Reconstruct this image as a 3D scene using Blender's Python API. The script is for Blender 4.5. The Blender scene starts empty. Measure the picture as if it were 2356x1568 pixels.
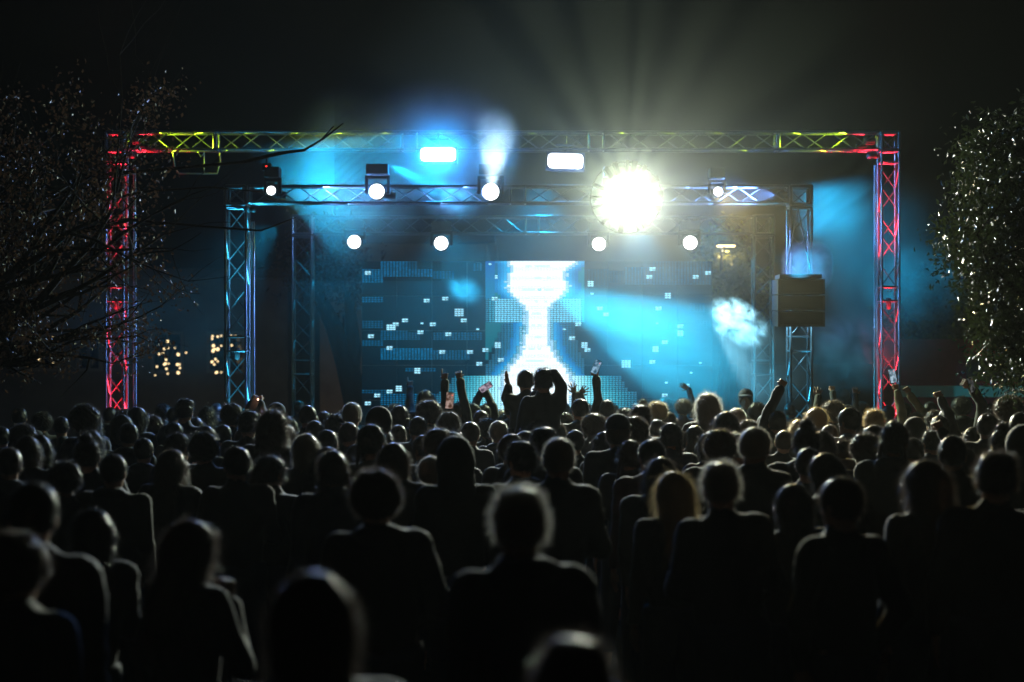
import bpy, math, random
import numpy as np
from mathutils import Vector, Matrix, Euler
random.seed(7); np.random.seed(7)
R = math.radians
scene = bpy.context.scene
COL = scene.collection

# ------------------------------------------------------------------ camera
CAMZ = 2.1; F = 3927.0; HV = 816.0; CU = 1178.0          # pixels of a 2356 wide picture
cam_d = bpy.data.cameras.new('camera'); cam = bpy.data.objects.new('camera', cam_d); COL.objects.link(cam)
cam.location = (0, 0, CAMZ); cam.rotation_euler = (R(90), 0, 0)
cam_d.sensor_width = 36; cam_d.lens = 36 * F / 2356; cam_d.shift_y = (HV - 784) / 2356
cam_d.clip_start = 0.05; cam_d.clip_end = 2000
cam_d.dof.use_dof = True; cam_d.dof.focus_distance = 16.5; cam_d.dof.aperture_fstop = 1.55
scene.camera = cam
def P(u, v, D):                                           # picture position at a depth -> place in the world
    return Vector(((u - CU) * D / F, D, CAMZ + (HV - v) * D / F))

# ------------------------------------------------------------------ world, exposure
w = bpy.data.worlds.new('World'); scene.world = w; w.use_nodes = True
nt = w.node_tree; sky = nt.nodes.new('ShaderNodeTexSky'); sky.sky_type = 'NISHITA'; sky.sun_disc = False
sky.sun_elevation = R(-4); sky.sun_rotation = R(200)
nt.links.new(sky.outputs[0], nt.nodes['Background'].inputs[0]); nt.nodes['Background'].inputs[1].default_value = 0.05
scene.view_settings.view_transform = 'Standard'; scene.view_settings.look = 'None'
scene.view_settings.exposure = 0; scene.view_settings.gamma = 1
cy = scene.cycles
cy.max_bounces = 4; cy.diffuse_bounces = 1; cy.glossy_bounces = 2; cy.transmission_bounces = 2
cy.transparent_max_bounces = 8; cy.volume_bounces = 0
cy.volume_step_rate = 1.0; cy.volume_max_steps = 96
cy.use_denoising = True
cy.sample_clamp_indirect = 2.0

def lamp(name, kind, loc, power, color, target=None, angle=60, blend=0.4, size=0.05, parent=None, spread=None):
    d = bpy.data.lights.new(name, kind); o = bpy.data.objects.new(name, d); COL.objects.link(o)
    d.energy = power; d.color = color
    if kind in ('POINT', 'SPOT'): d.shadow_soft_size = size
    if kind == 'SPOT': d.spot_size = R(angle); d.spot_blend = blend
    o.location = loc
    if target is not None:
        o.rotation_euler = (Vector(target) - Vector(loc)).to_track_quat('-Z', 'Y').to_euler()
    return o

# ------------------------------------------------------------------ materials
MATS = {}
def mat(name, col, rough=0.6, metal=0.0, sheen=0.0, var=0.0, scale=8.0, emit=None, estr=0.0, spec=0.5, transl=0.0, bump=0.0, tcol=None):
    if name in MATS: return MATS[name]
    m = bpy.data.materials.new(name); m.use_nodes = True; nt = m.node_tree; b = nt.nodes['Principled BSDF']
    b.inputs['Base Color'].default_value = (*col, 1); b.inputs['Roughness'].default_value = rough
    b.inputs['Metallic'].default_value = metal; b.inputs['Sheen Weight'].default_value = sheen
    b.inputs['Specular IOR Level'].default_value = spec
    if var > 0 or bump > 0:
        n = nt.nodes.new('ShaderNodeTexNoise'); n.inputs['Scale'].default_value = scale; n.inputs['Detail'].default_value = 6
        tc = nt.nodes.new('ShaderNodeTexCoord'); nt.links.new(tc.outputs['Object'], n.inputs['Vector'])
        if var > 0:
            cr = nt.nodes.new('ShaderNodeValToRGB')
            cr.color_ramp.elements[0].position = 0.3; cr.color_ramp.elements[1].position = 0.7
            cr.color_ramp.elements[0].color = (*[c * (1 - var) for c in col], 1)
            cr.color_ramp.elements[1].color = (*[min(1, c * (1 + var)) for c in col], 1)
            nt.links.new(n.outputs['Fac'], cr.inputs[0]); nt.links.new(cr.outputs[0], b.inputs['Base Color'])
        if bump > 0:
            bp = nt.nodes.new('ShaderNodeBump'); bp.inputs['Strength'].default_value = bump; bp.inputs['Distance'].default_value = 0.02
            nt.links.new(n.outputs['Fac'], bp.inputs['Height']); nt.links.new(bp.outputs[0], b.inputs['Normal'])
    if emit: b.inputs['Emission Color'].default_value = (*emit, 1); b.inputs['Emission Strength'].default_value = estr
    if transl > 0:
        t = nt.nodes.new('ShaderNodeBsdfTranslucent'); t.inputs[0].default_value = (*(tcol or [min(1, c * 1.6) for c in col]), 1)
        mx = nt.nodes.new('ShaderNodeMixShader'); mx.inputs[0].default_value = transl
        nt.links.new(b.outputs[0], mx.inputs[1]); nt.links.new(t.outputs[0], mx.inputs[2])
        nt.links.new(mx.outputs[0], nt.nodes['Material Output'].inputs[0])
    MATS[name] = m
    return m
def emat(name, col, strength, sample=False):
    if name in MATS: return MATS[name]
    m = bpy.data.materials.new(name); m.use_nodes = True; nt = m.node_tree
    nt.nodes.remove(nt.nodes['Principled BSDF']); e = nt.nodes.new('ShaderNodeEmission')
    e.inputs[0].default_value = (*col, 1); e.inputs[1].default_value = strength
    nt.links.new(e.outputs[0], nt.nodes['Material Output'].inputs[0])
    if not sample: m.cycles.emission_sampling = 'NONE'
    MATS[name] = m; return m
ALU = mat('brushed_aluminium', (0.09, 0.092, 0.098), 0.38, 0.7, var=0.12, scale=30)
BLACKM = mat('black_housing', (0.006, 0.006, 0.007), 0.8, 0.0, var=0.2, scale=20)
CABLE = mat('cable_rubber', (0.012, 0.012, 0.012), 0.6)

# ------------------------------------------------------------------ object helpers
def link(name, me, m=None, parent=None, loc=None, rot=None, scale=None):
    o = bpy.data.objects.new(name, me); COL.objects.link(o)
    if m is not None and hasattr(me, 'materials') and len(me.materials) == 0: me.materials.append(m)
    if parent is not None: o.parent = parent
    if loc is not None: o.location = loc
    if rot is not None: o.rotation_euler = rot
    if scale is not None: o.scale = scale
    return o
def thing(name, label, cat, loc=(0, 0, 0), rot=(0, 0, 0), group=None):
    o = bpy.data.objects.new(name, None); COL.objects.link(o); o.empty_display_size = 0.1
    o.location = loc; o.rotation_euler = rot
    tag(o, label, cat, group); return o
def tag(o, label=None, cat=None, group=None, kind=None):
    if label: o['label'] = label
    if cat: o['category'] = cat
    if group: o['group'] = group
    if kind: o['kind'] = kind
    return o

class MB:                                                 # collects shapes into one mesh
    def __init__(s): s.v = []; s.f = []; s.sm = []
    def add(s, v, f, smooth=False):
        n = len(s.v); s.v += [tuple(p) for p in v]; s.f += [tuple(i + n for i in q) for q in f]; s.sm += [smooth] * len(f)
    def box(s, c, d, rot=None):
        c = Vector(c); M = Euler(rot).to_matrix() if rot else Matrix.Identity(3)
        v = [c + M @ Vector((x * d[0] / 2, y * d[1] / 2, z * d[2] / 2)) for x in (-1, 1) for y in (-1, 1) for z in (-1, 1)]
        s.add(v, [(0, 1, 3, 2), (4, 6, 7, 5), (0, 4, 5, 1), (2, 3, 7, 6), (0, 2, 6, 4), (1, 5, 7, 3)])
    def tube(s, a, b, r, r2=None, n=8, cap=True):
        a, b = Vector(a), Vector(b); r2 = r if r2 is None else r2
        q = (b - a).to_track_quat('Z', 'Y').to_matrix()
        v = []
        for k, (p, rr) in enumerate(((a, r), (b, r2))):
            for i in range(n):
                t = 2 * math.pi * i / n; v.append(p + q @ Vector((rr * math.cos(t), rr * math.sin(t), 0)))
        s.add(v, [(i, (i + 1) % n, n + (i + 1) % n, n + i) for i in range(n)], True)
        if cap: s.add(v, [tuple(range(n - 1, -1, -1)), tuple(range(n, 2 * n))])
    def path(s, pts, rads, n=7):
        pts = [Vector(p) for p in pts]; v = []; prev = None
        for k, p in enumerate(pts):
            d = (pts[min(k + 1, len(pts) - 1)] - pts[max(k - 1, 0)]).normalized()
            if prev is None: prev = Vector((1, 0, 0)) if abs(d.x) < .8 else Vector((0, 1, 0))
            a = (prev - d * prev.dot(d)).normalized(); b = d.cross(a); prev = a
            r = rads[k] if isinstance(rads, (list, tuple)) else rads
            for i in range(n):
                t = 2 * math.pi * i / n; v.append(p + (a * math.cos(t) + b * math.sin(t)) * r)
        f = [(k * n + i, k * n + (i + 1) % n, (k + 1) * n + (i + 1) % n, (k + 1) * n + i) for k in range(len(pts) - 1) for i in range(n)]
        f += [tuple(range(n - 1, -1, -1)), tuple((len(pts) - 1) * n + i for i in range(n))]
        s.add(v, f, True)
    def lathe(s, prof, M=None, n=24):
        v = []
        for (r, z) in prof:
            for i in range(n):
                t = 2 * math.pi * i / n; p = Vector((r * math.cos(t), r * math.sin(t), z)); v.append(M @ p if M else p)
        f = [(k * n + i, k * n + (i + 1) % n, (k + 1) * n + (i + 1) % n, (k + 1) * n + i) for k in range(len(prof) - 1) for i in range(n)]
        s.add(v, f, True)
    def mesh(s, name='mesh'):
        me = bpy.data.meshes.new(name); me.from_pydata(s.v, [], s.f)
        me.polygons.foreach_set('use_smooth', s.sm); me.update(); return me
    def build(s, name, m, parent=None, **k): return link(name, s.mesh(name), m, parent, **k)

# ------------------------------------------------------------------ signed distance shapes -> smooth meshes
def sd_cone(p, a, b, ra, rb):
    a = np.array(a, float); b = np.array(b, float); ab = b - a
    t = np.clip(((p - a) @ ab) / max(ab @ ab, 1e-9), 0, 1)
    return np.linalg.norm(p - a - t[..., None] * ab, axis=-1) - (ra + (rb - ra) * t)
def sd_ell(p, c, r):
    q = (p - np.array(c)) / np.array(r); k = np.linalg.norm(q, axis=-1)
    return (k - 1) * min(r) * 0.5 + (k - 1) * np.mean(r) * 0.5
def smin(a, b, k):
    h = np.clip(0.5 + 0.5 * (b - a) / k, 0, 1); return b * (1 - h) + a * h - k * h * (1 - h)
def surf(fn, lo, hi, h, band=None):
    """surface nets of fn over a box, returns verts, quads"""
    n = [int(math.ceil((hi[i] - lo[i]) / h)) + 1 for i in range(3)]
    ax = [lo[i] + h * np.arange(n[i]) for i in range(3)]
    G = np.stack(np.meshgrid(*ax, indexing='ij'), -1); D = fn(G.reshape(-1, 3)).reshape(n)
    S = D < 0
    nx, ny, nz = [k - 1 for k in n]
    cnt = np.zeros((nx, ny, nz)); acc = np.zeros((nx, ny, nz, 3))
    offs = [(i, j, k) for i in (0, 1) for j in (0, 1) for k in (0, 1)]
    cc = {o: (slice(o[0], o[0] + nx), slice(o[1], o[1] + ny), slice(o[2], o[2] + nz)) for o in offs}
    for a in offs:
        for axx in range(3):
            if a[axx] == 1: continue
            b = list(a); b[axx] = 1; b = tuple(b)
            da, db = D[cc[a]], D[cc[b]]; c = (S[cc[a]] != S[cc[b]])
            t = np.where(c, da / np.where(c, da - db, 1), 0)
            pos = np.zeros((nx, ny, nz, 3)) + np.array(a, float); pos[..., axx] = t
            cnt += c; acc += pos * c[..., None]
    act = cnt > 0
    idx = -np.ones((nx, ny, nz), int); idx[act] = np.arange(act.sum())
    ijk = np.argwhere(act); V = np.array(lo) + h * (ijk + acc[act] / cnt[act][:, None])
    Q = []
    for axx in range(3):
        o1, o2 = [i for i in range(3) if i != axx]
        sl_a = [slice(1, m) for m in (nx, ny, nz)]; sl_a[axx] = slice(0, (nx, ny, nz)[axx])
        sl_b = list(sl_a); sl_b[axx] = slice(1, (nx, ny, nz)[axx] + 1)
        Sa, Sb = S[tuple(sl_a)], S[tuple(sl_b)]
        e = np.argwhere(Sa != Sb)
        if len(e) == 0: continue
        base = e.copy(); base[:, o1] += 1; base[:, o2] += 1
        def cell(d1, d2):
            c = base.copy(); c[:, o1] -= d1; c[:, o2] -= d2; return idx[c[:, 0], c[:, 1], c[:, 2]]
        q = np.stack([cell(0, 0), cell(1, 0), cell(1, 1), cell(0, 1)], 1)
        flip = Sa[e[:, 0], e[:, 1], e[:, 2]]
        if axx == 1: flip = ~flip
        q[~flip] = q[~flip][:, ::-1]
        Q.append(q)
    Q = np.concatenate(Q); Q = Q[(Q >= 0).all(1)]
    return V, Q
def np_mesh(name, V, Q, smooth=True):
    me = bpy.data.meshes.new(name); k = Q.shape[1]
    me.vertices.add(len(V)); me.vertices.foreach_set('co', V.astype(np.float32).ravel())
    me.loops.add(Q.size); me.loops.foreach_set('vertex_index', Q.astype(np.int32).ravel())
    me.polygons.add(len(Q)); me.polygons.foreach_set('loop_start', np.arange(0, Q.size, k, dtype=np.int32))
    me.polygons.foreach_set('use_smooth', np.full(len(Q), smooth)); me.update(calc_edges=True); me.validate(); return me
def vnoise(p, s, seed=0):
    rs = np.random.RandomState(seed); o = 0
    for k in range(5):
        d = rs.normal(size=3); d /= np.linalg.norm(d); o = o + np.sin((p @ d) * s * (0.8 + .5 * k) + rs.uniform(0, 6.28))
    return o / 5

HAZE = 0.0003
# ================================================================== STRUCTURE
def grid_ground():
    m = mat('asphalt_ground', (0.045, 0.045, 0.047), 0.85, var=0.35, scale=3, bump=0.4)
    b = MB(); b.add([(-220, -30, 0), (220, -30, 0), (220, 400, 0), (-220, 400, 0)], [(0, 1, 2, 3)])
    o = b.build('ground', m); tag(o, 'dark asphalt ground of the square under the crowd', 'ground', kind='structure')
grid_ground()

D1, D2, D3, DS = 23.5, 22.5, 25.6, 26.6        # depths of outer frame, front frame, rear frame, screen
TW = 0.29
def truss(name, label, A, B, joints=(), group=None, W=TW, cap=(True, True), cr=0.017, br=0.008):
    """box truss from A to B, four chords, zigzag bracing; joints = list of (s1, s2) distances from A where sections bolt together"""
    A, B = Vector(A), Vector(B); L = (B - A).length; d = (B - A).normalized(); Y = Vector((0, 1, 0)); T = d.cross(Y).normalized()
    t = thing(name, label, 'truss', A, group=group)
    loc = lambda s, a, b: d * s + T * (a * W / 2) + Y * (b * W / 2)
    for a in (-1, 1):
        for b in (-1, 1):
            m = MB(); m.tube(loc(0, a, b), loc(L, a, b), cr, n=10)
            for (s1, s2) in joints:
                m.tube(loc(s1 + .01, a, b), loc(s1 + .07, a, b), cr * 1.3, cr * 1.05, n=10); m.tube(loc(s2 - .07, a, b), loc(s2 - .01, a, b), cr * 1.05, cr * 1.3, n=10)
            m.build('chord', ALU, t)
    segs = []; s = 0.0
    for (s1, s2) in joints: segs.append((s, s1)); s = s2
    segs.append((s, L))
    for (s1, s2) in segs:
        if s2 - s1 < 0.2: continue
        zz = MB()
        n = max(1, round((s2 - s1 - .04) / 0.317)); st = (s2 - s1 - .04) / n
        for face in range(4):
            ph = face % 2
            for i in range(n):
                p0 = 1 if (i + ph) % 2 == 0 else -1
                q = s1 + .02 + i * st
                if face < 2: b = -1 if face == 0 else 1; zz.tube(loc(q, p0, b), loc(q + st, -p0, b), br, n=6, cap=False)
                else: a = -1 if face == 2 else 1; zz.tube(loc(q, a, p0), loc(q + st, a, -p0), br, n=6, cap=False)
        for e in (s1, s2):
            if (e == 0 and not cap[0]) or (e == L and not cap[1]): continue
            fr = MB()
            for k in (-1, 1):
                fr.tube(loc(e, -1, k), loc(e, 1, k), br * 1.5, n=8); fr.tube(loc(e, k, -1), loc(e, k, 1), br * 1.5, n=8)
            fr.build('end_frame', ALU, t)
        zz.build('bracing', ALU, t)
    return t
def hz(v, D): return CAMZ + (HV - v) * D / F
def tower(name, label, u0, u1, D, vtop, jv, group, vbot=None, cable=0):
    x = ((u0 + u1) / 2 - CU) * D / F; W = (u1 - u0 - 7) * D / F
    ztop = hz(vtop, D); js = sorted([(hz(b, D), hz(a, D)) for (a, b) in jv]); js = [(a - .12, b - .12) for a, b in js if b < ztop]
    t = truss(name, label, (x, D, 0.12), (x, D, ztop), js, group, W=W)
    b = MB(); b.box((0, 0, -0.10), (.9, .9, .03)); b.box((0, 0, -0.06), (.45, .45, .05)); b.build('base_plate', ALU, t)
    if cable:
        m = MB()
        for k, dx in enumerate((0.0, 0.035)): m.tube((cable + dx, -.02, -.05), (cable + dx * .6, -.02, ztop - .3), .008, n=6)
        m.build('hoist_cable', mat('steel_cable', (.25, .26, .28), .4, .6), t)
    return x, W
G1 = 'aluminium truss towers and beams around the stage'
tower('truss_tower', 'tall truss tower lit red on the left edge of the stage, behind the bare tree', 245, 292, D1, 350, [(353, 374), (660, 692), (966, 998)], G1, cable=.24)
tower('truss_tower', 'tall truss tower with red lit crossbars at the right end of the top beam', 2021, 2068, D1, 350, [(353, 374), (660, 692), (966, 998)], G1, cable=-.2)
tower('truss_tower', 'truss tower lit cyan left of the stage, beside the tall red one', 519, 573, D2, 478, [(478, 497), (774, 807)], G1, cable=.2)
tower('truss_tower', 'short looking cyan lit truss tower below the black hanging speakers', 1812, 1867, D2, 478, [(478, 497), (774, 807)], G1)
tower('truss_tower', 'dim unlit truss tower left of the big screen', 672, 722, D3, 545, [(542, 562), (829, 861)], G1)
tower('truss_tower', 'dim unlit truss tower right of the big screen', 1730, 1780, D3, 545, [(542, 562), (829, 861)], G1)
def beam(name, label, u0, u1, v0, v1, D, ju, group):
    W = (v1 - v0 - 6) * D / F; z = hz((v0 + v1) / 2, D)
    A = ((u0 - CU) * D / F, D, z); B = ((u1 - CU) * D / F, D, z)
    js = [((a - u0) * D / F, (b - u0) * D / F) for a, b in ju]
    return truss(name, label, A, B, js, group, W=W)
beam('truss_beam', 'long top truss beam lit yellow green at both ends, spanning the whole stage', 292, 2021, 302, 348, D1, [(495, 500), (925, 958), (1355, 1389), (1785, 1790)], G1)
beam('truss_beam', 'middle truss beam lit blue, carrying the round lamps', 575, 1811, 426, 470, D2, [(1174, 1208)], G1)
beam('truss_beam', 'dim lower truss beam at the back above the four round lamps', 722, 1730, 496, 540, D3, [(1210, 1240)], G1)
def corner(u0, u1, v0, v1, D, label):
    c = Vector((((u0 + u1) / 2 - CU) * D / F, D, hz((v0 + v1) / 2, D))); hw = (u1 - u0) * D / F / 2; hh = (v1 - v0) * D / F / 2
    b = MB(); hw -= .024; hh -= .024
    for a in (-1, 1):
        for e in (-1, 1):
            b.tube((-hw, a * hw, e * hh), (hw, a * hw, e * hh), .024); b.tube((a * hw, -hw, e * hh), (a * hw, hw, e * hh), .024); b.tube((a * hw, e * hw, -hh), (a * hw, e * hw, hh), .024)
    b.tube((-hw, -hw, -hh), (hw, -hw, hh), .009); b.tube((-hw, hw, hh), (hw, hw, -hh), .009)
    o = b.build('corner_block', ALU, loc=c); tag(o, label, 'truss corner', 'cube corner blocks joining towers and beams')
corner(245, 292, 302, 350, D1, 'open cube corner block on top of the tall red left tower')
corner(2021, 2068, 302, 350, D1, 'open cube corner block on top of the tall red right tower')
corner(519, 573, 426, 476, D2, 'open cube corner block on top of the cyan left tower')
corner(1812, 1867, 426, 476, D2, 'open cube corner block behind the top of the hanging speakers')
corner(672, 722, 494, 543, D3, 'dim corner block on top of the unlit tower left of the screen')
corner(1730, 1780, 494, 543, D3, 'dim corner block on top of the unlit tower right of the screen')

# stage deck, steps and barrier hidden by the crowd for the most part
def stage():
    t = thing('stage', 'low black stage platform under the big screen behind the crowd', 'stage', (0.3, 25.2, 0))
    b = MB(); b.box((0, 0, .93), (8.6, 5.0, .14)); b.build('deck', mat('stage_ply', (.03, .03, .03), .5, var=.3), t)
    b = MB(); b.box((0, -2.44, .42), (8.5, .05, .84)); b.box((-4.24, .02, .42), (.05, 4.8, .84)); b.box((4.24, .02, .42), (.05, 4.8, .84)); b.build('skirt', mat('black_drape', (.012, .012, .013), .9, sheen=.3, var=.3), t)
stage()
def barrier():
    b = MB()
    for k in range(9):
        x = -5.4 + k * 1.3
        b.tube((x, 0, .02), (x, 0, 1.08), .02); b.tube((x + 1.2, 0, .02), (x + 1.2, 0, 1.08), .02); b.tube((x, 0, 1.08), (x + 1.2, 0, 1.08), .02); b.tube((x, 0, .2), (x + 1.2, 0, .2), .02)
        for j in range(1, 8): b.tube((x + j * .15, 0, .2), (x + j * .15, 0, 1.08), .008, n=5)
    o = b.build('crowd_barrier', ALU, loc=(.3, 20.2, 0)); tag(o, 'low metal crowd barrier between the audience and the stage', 'barrier')
barrier()

# ------------------------------------------------------------------ LED wall
def led_wall():
    u0, u1, v0, v1 = 832, 1640, 600, 1000
    D = DS; px = F / D
    t = thing('led_wall', 'wide LED video wall showing a white hourglass glow on blue pixels', 'screen', P((u0 + u1) / 2, v1, D))
    wx = (u1 - u0) / px; wz = (v1 - v0) / px
    fr = MB(); nxp, nzp = 10, 5
    for i in range(nxp):
        for k in range(nzp):
            fr.box((-wx / 2 + (i + .5) * wx / nxp, .06, (k + .5) * wz / nzp), (wx / nxp - .006, .08, wz / nzp - .006))
    fr.build('panel', BLACKM, t)
    prof = [(600, 76), (612, 66), (625, 58), (640, 60), (655, 66), (668, 64), (680, 52), (692, 38), (705, 27), (720, 22), (745, 21), (765, 22), (785, 26), (800, 30), (815, 36), (830, 46), (845, 62), (860, 72), (880, 77), (905, 76), (930, 70), (1000, 60)]
    def core(v): return np.interp(v, [p[0] for p in prof], [p[1] for p in prof])
    cw, ch = 7.12, 4.55
    dim = [  # dim pixel blocks: u0 u1 v0 v1 strength (in picture pixels)
        (832, 880, 618, 651, .55), (875, 940, 600, 636, .6), (940, 997, 620, 636, .5), (997, 1045, 622, 640, .22), (940, 960, 600, 618, .25),
        (832, 880, 684, 697, .45), (832, 880, 738, 754, .28), (876, 940, 760, 782, .35), (940, 970, 764, 782, .22), (832, 880, 782, 795, .35),
        (876, 998, 800, 827, .6), (998, 1080, 806, 827, .38), (998, 1112, 765, 782, .3), (930, 1000, 846, 856, .35),
        (832, 900, 898, 903, .3), (876, 965, 903, 930, .5), (965, 1010, 906, 930, .3),
        (1090, 1112, 604, 625, .25), (1345, 1400, 620, 660, .15), (1440, 1640, 612, 655, .3), (1500, 1640, 600, 612, .18), (1380, 1440, 625, 650, .12),
        (1590, 1622, 694, 718, .2), (1540, 1600, 742, 757, .14), (1600, 1640, 736, 760, .08)]
    star = [(840, 625, 1), (1046, 712, 3), (1020, 683, 1), (979, 687, 1), (927, 734, 1), (909, 743, 1), (900, 748, 2), (893, 750, 2), (848, 772, 1), (995, 744, 1), (963, 762, 1),
        (1062, 734, 1), (1100, 757, 0), (1030, 767, 1), (895, 799, 1), (1010, 809, 1), (1078, 809, 1), (1112, 803, 1), (960, 847, 2), (914, 888, 2), (895, 897, 1), (861, 909, 1), (846, 926, 1),
        (1137, 684, 1), (1140, 636, 0), (1144, 640, 0), (1145, 790, 2), (1148, 825, 1), (1097, 836, 1), (1128, 606, 0), (970, 742, 0),
        (1358, 647, 2), (1495, 618, 1), (1494, 634, 1), (1596, 633, 1), (1628, 623, 1), (1531, 676, 2), (1512, 705, 1), (1379, 706, 1), (1392, 720, 1), (1514, 743, 0),
        (1561, 748, 1), (1560, 763, 2), (1338, 789, 2), (1345, 803, 1), (1502, 796, 2), (1527, 782, 1), (1431, 831, 3), (1498, 832, 1), (1611, 835, 0), (1592, 857, 0),
        (1536, 878, 0), (1573, 883, 2), (1528, 907, 1), (1459, 928, 2), (1300, 757, 0), (1327, 743, 1), (1365, 675, 0), (1312, 775, 1), (1243, 665, 0)]
    rs = np.random.RandomState(3)
    V = []; Q = []; C = []
    def quad(a, b, c, d, y, col):
        n = len(V); V.extend([(a, y, c), (b, y, c), (b, y, d), (a, y, d)]); Q.append((n, n + 1, n + 2, n + 3)); C.extend([col] * 4)
    nu = int((u1 - u0) / cw); nv = int((v1 - v0) / ch)
    smap = {}
    for (su, sv, k) in star:
        i, j = int((su - u0) / cw), int((sv - v0) / ch)
        pts = {0: [(0, 0)], 1: [(0, 0), (0, 1), (1, 0), (1, 1)], 2: [(a, b2) for a in (0, 1) for b2 in (0, 1, 2)], 3: [(a, b2) for a in (0, 1, 2) for b2 in (0, 1, 2, 3)]}[k]
        for n_, (a, b2) in enumerate(pts): smap[(i + a, j + b2)] = (1.3 if k != 3 else 1.0) * (0.55 if (k == 1 and n_ == 3) else 1)
    CX = 1236
    for i in range(nu):
        for j in range(nv):
            u = u0 + (i + .5) * cw; v = v0 + (j + .5) * ch
            cxv = CX + 12 * math.exp(-((v - 605) / 14) ** 2) + (0)
            half = core(v); s = (abs(u - cxv) - half)
            col = None; fill = .78; fh = .55
            step = rs.uniform(-5, 5)
            if s + step * .4 < 0:
                g = 1.15 + .1 * math.sin(v * 1.1) ; col = (1.0 * g, 1.18 * g, 1.25 * g); fill = .97; fh = .9
                if (j % 6 == 2) and abs(u - CX) < half * .55 and rs.rand() < .55: col = (.8, 1.1, 1.2)
            elif s + step * .5 < 9: col = (.45, .85, 1.15); fill = .92; fh = .8
            else:
                # broad coloured field round the figure
                fld = math.exp(-(s / (26 + (14 if v < 700 else 0))) ** 2)
                wide = 1118 < u < 1345
                if v > 862:
                    lim = 95 + (v - 860) * .4 + (40 if v > 900 else 20)
                    a = max(0, 1 - max(s, 0) / lim)
                    if a > 0: col = (.06 + .7 * a ** 3, .5 + .8 * a, .85 + .6 * a); col = tuple(c * (0.35 + .85 * a) for c in col); fh = .6 + .25 * a; fill = .8
                    if 1070 < u < 1118 or u > 1345:
                        if col is None and 1065 < u < 1397: col = (.03, .3, .45)
                elif 686 < v < 742 and wide:
                    if 1137 < u < 1340: a = .9 if u > 1135 else .5; col = (.28 * a, .95 * a, 1.35 * a); fill = .82; fh = .62
                    else: col = (.05, .4, .6)
                    if u < 1126: col = (.03, .22, .36)
                elif wide:
                    if s < 34 or (1150 < u < 1318 and v < 700):
                        a = math.exp(-(s / 22) ** 2); col = (.0 + .05 * a, .13 + .45 * a, .42 + .65 * a); fill = .98; fh = .95
                    elif u < 1155 and v < 700: col = (.008, .12 + .05 * math.sin(v * .03), .22 if u > 1140 else .34); fill = 1; fh = 1
                    elif v < 690 and u > 1310: col = (.01, .2, .3); fill = 1; fh = 1
                    elif v > 742:
                        d2 = s - 20
                        if d2 < 45: a = max(0, 1 - d2 / 60); col = (.02, .25 * a + .05, .55 * a + .05)
                        fh = .6
                        if abs((u - 1110) + (v - 800) * .45) < 22: col = (.006, .12, .16); fill = 1; fh = 1
                if 742 < v < 862 and s < 16: col = (.2, .7, 1.0); fh = .6; fill = .8
                elif 742 < v < 800 and 1118 < u < 1180 and s > 14 and col is None: col = (.01, .14, .2)
            if col is None:
                for (a, b_, c, d, k) in dim:
                    if a <= u <= b_ and c <= v <= d:
                        kk = k * (.75 + .5 * rs.rand()); col = (.0, .36 * kk, .8 * kk); fh = .42; fill = .66; break
            sc = smap.get((i, j))
            if sc: col = (.45 * sc, .95 * sc, 1.2 * sc); fill = .85; fh = .6
            if col is None: continue
            x = -wx / 2 + (i + .5) * cw / px; z = wz - (j + .5) * ch / px
            hw = cw * fill / 2 / px; hh = ch * fh / 2 / px
            quad(x - hw, x + hw, z - hh, z + hh, 0.012, col)
    me = np_mesh('pixels', np.array(V), np.array(Q), False)
    ca = me.color_attributes.new('glow', 'FLOAT_COLOR', 'CORNER')
    ca.data.foreach_set('color', np.array([(*c, 1) for c in C], dtype=np.float32).ravel())
    m = bpy.data.materials.new('led_pixels'); m.use_nodes = True; nt = m.node_tree; nt.nodes.remove(nt.nodes['Principled BSDF'])
    e = nt.nodes.new('ShaderNodeEmission'); at = nt.nodes.new('ShaderNodeVertexColor'); at.layer_name = 'glow'
    nt.links.new(at.outputs[0], e.inputs[0]); e.inputs[1].default_value = 1.0; nt.links.new(e.outputs[0], nt.nodes['Material Output'].inputs[0])
    m.cycles.emission_sampling = 'NONE'
    link('pixels', me, m, t)
    leg = MB()
    for k in (-1, 0, 1): leg.box((k * wx * .45, .2, -(hz(v1, D) - 1.0) / 2 * 0 - .0), (.08, .2, .02))
    leg.build('foot_rail', ALU, t)
led_wall()
# light that the bright screen throws onto the audience and the haze
lamp('screen_light', 'AREA', P(1236, 760, DS - .15), 14, (.35, .75, 1.0), target=(0.4, 10, 1.6)).data.size = 1.6

# ------------------------------------------------------------------ lamps on the trusses
LENS = emat('lamp_lens_glow', (1, 1, 1), 6.0)
def moving_head(u, v, D, r, label, hang=.42, tilt=(0, 0)):
    """fixture hanging from a truss, its lens facing the audience; r = lens radius in picture pixels"""
    rr = r * D / F; c = P(u, v, D)
    t = thing('moving_head_lamp', label, 'stage lamp', c, group='round white stage lamps hanging from the beams')
    M = Matrix.Rotation(R(90), 4, 'X') @ Matrix.Identity(4)
    b = MB(); k = rr * 1.16
    b.lathe([(0.0, -.36 - .0), (k * .55, -.35), (k * .8, -.25), (k * .95, -.05), (k, .0), (rr * 1.02, .01), (rr * 1.01, -.01), (0, -.012)], M, 28); b.build('head', BLACKM, t)
    b = MB(); b.lathe([(rr, .004), (rr * .85, .016), (rr * .5, .026), (0.0005, .03)], M, 28); b.build('lens', LENS, t)
    b = MB()
    for s in (-1, 1): b.box((s * (k + .03), .15, hang / 2 - .05), (.04, .1, hang * .8))
    b.box((0, .15, hang - .1 + .0), (2 * k + .1, .12, .04)); b.build('yoke', BLACKM, t)
    b = MB(); b.box((0, .15, hang + .0), (2 * k + .06, .26, .13)); b.build('base', BLACKM, t)
    return c
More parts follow.
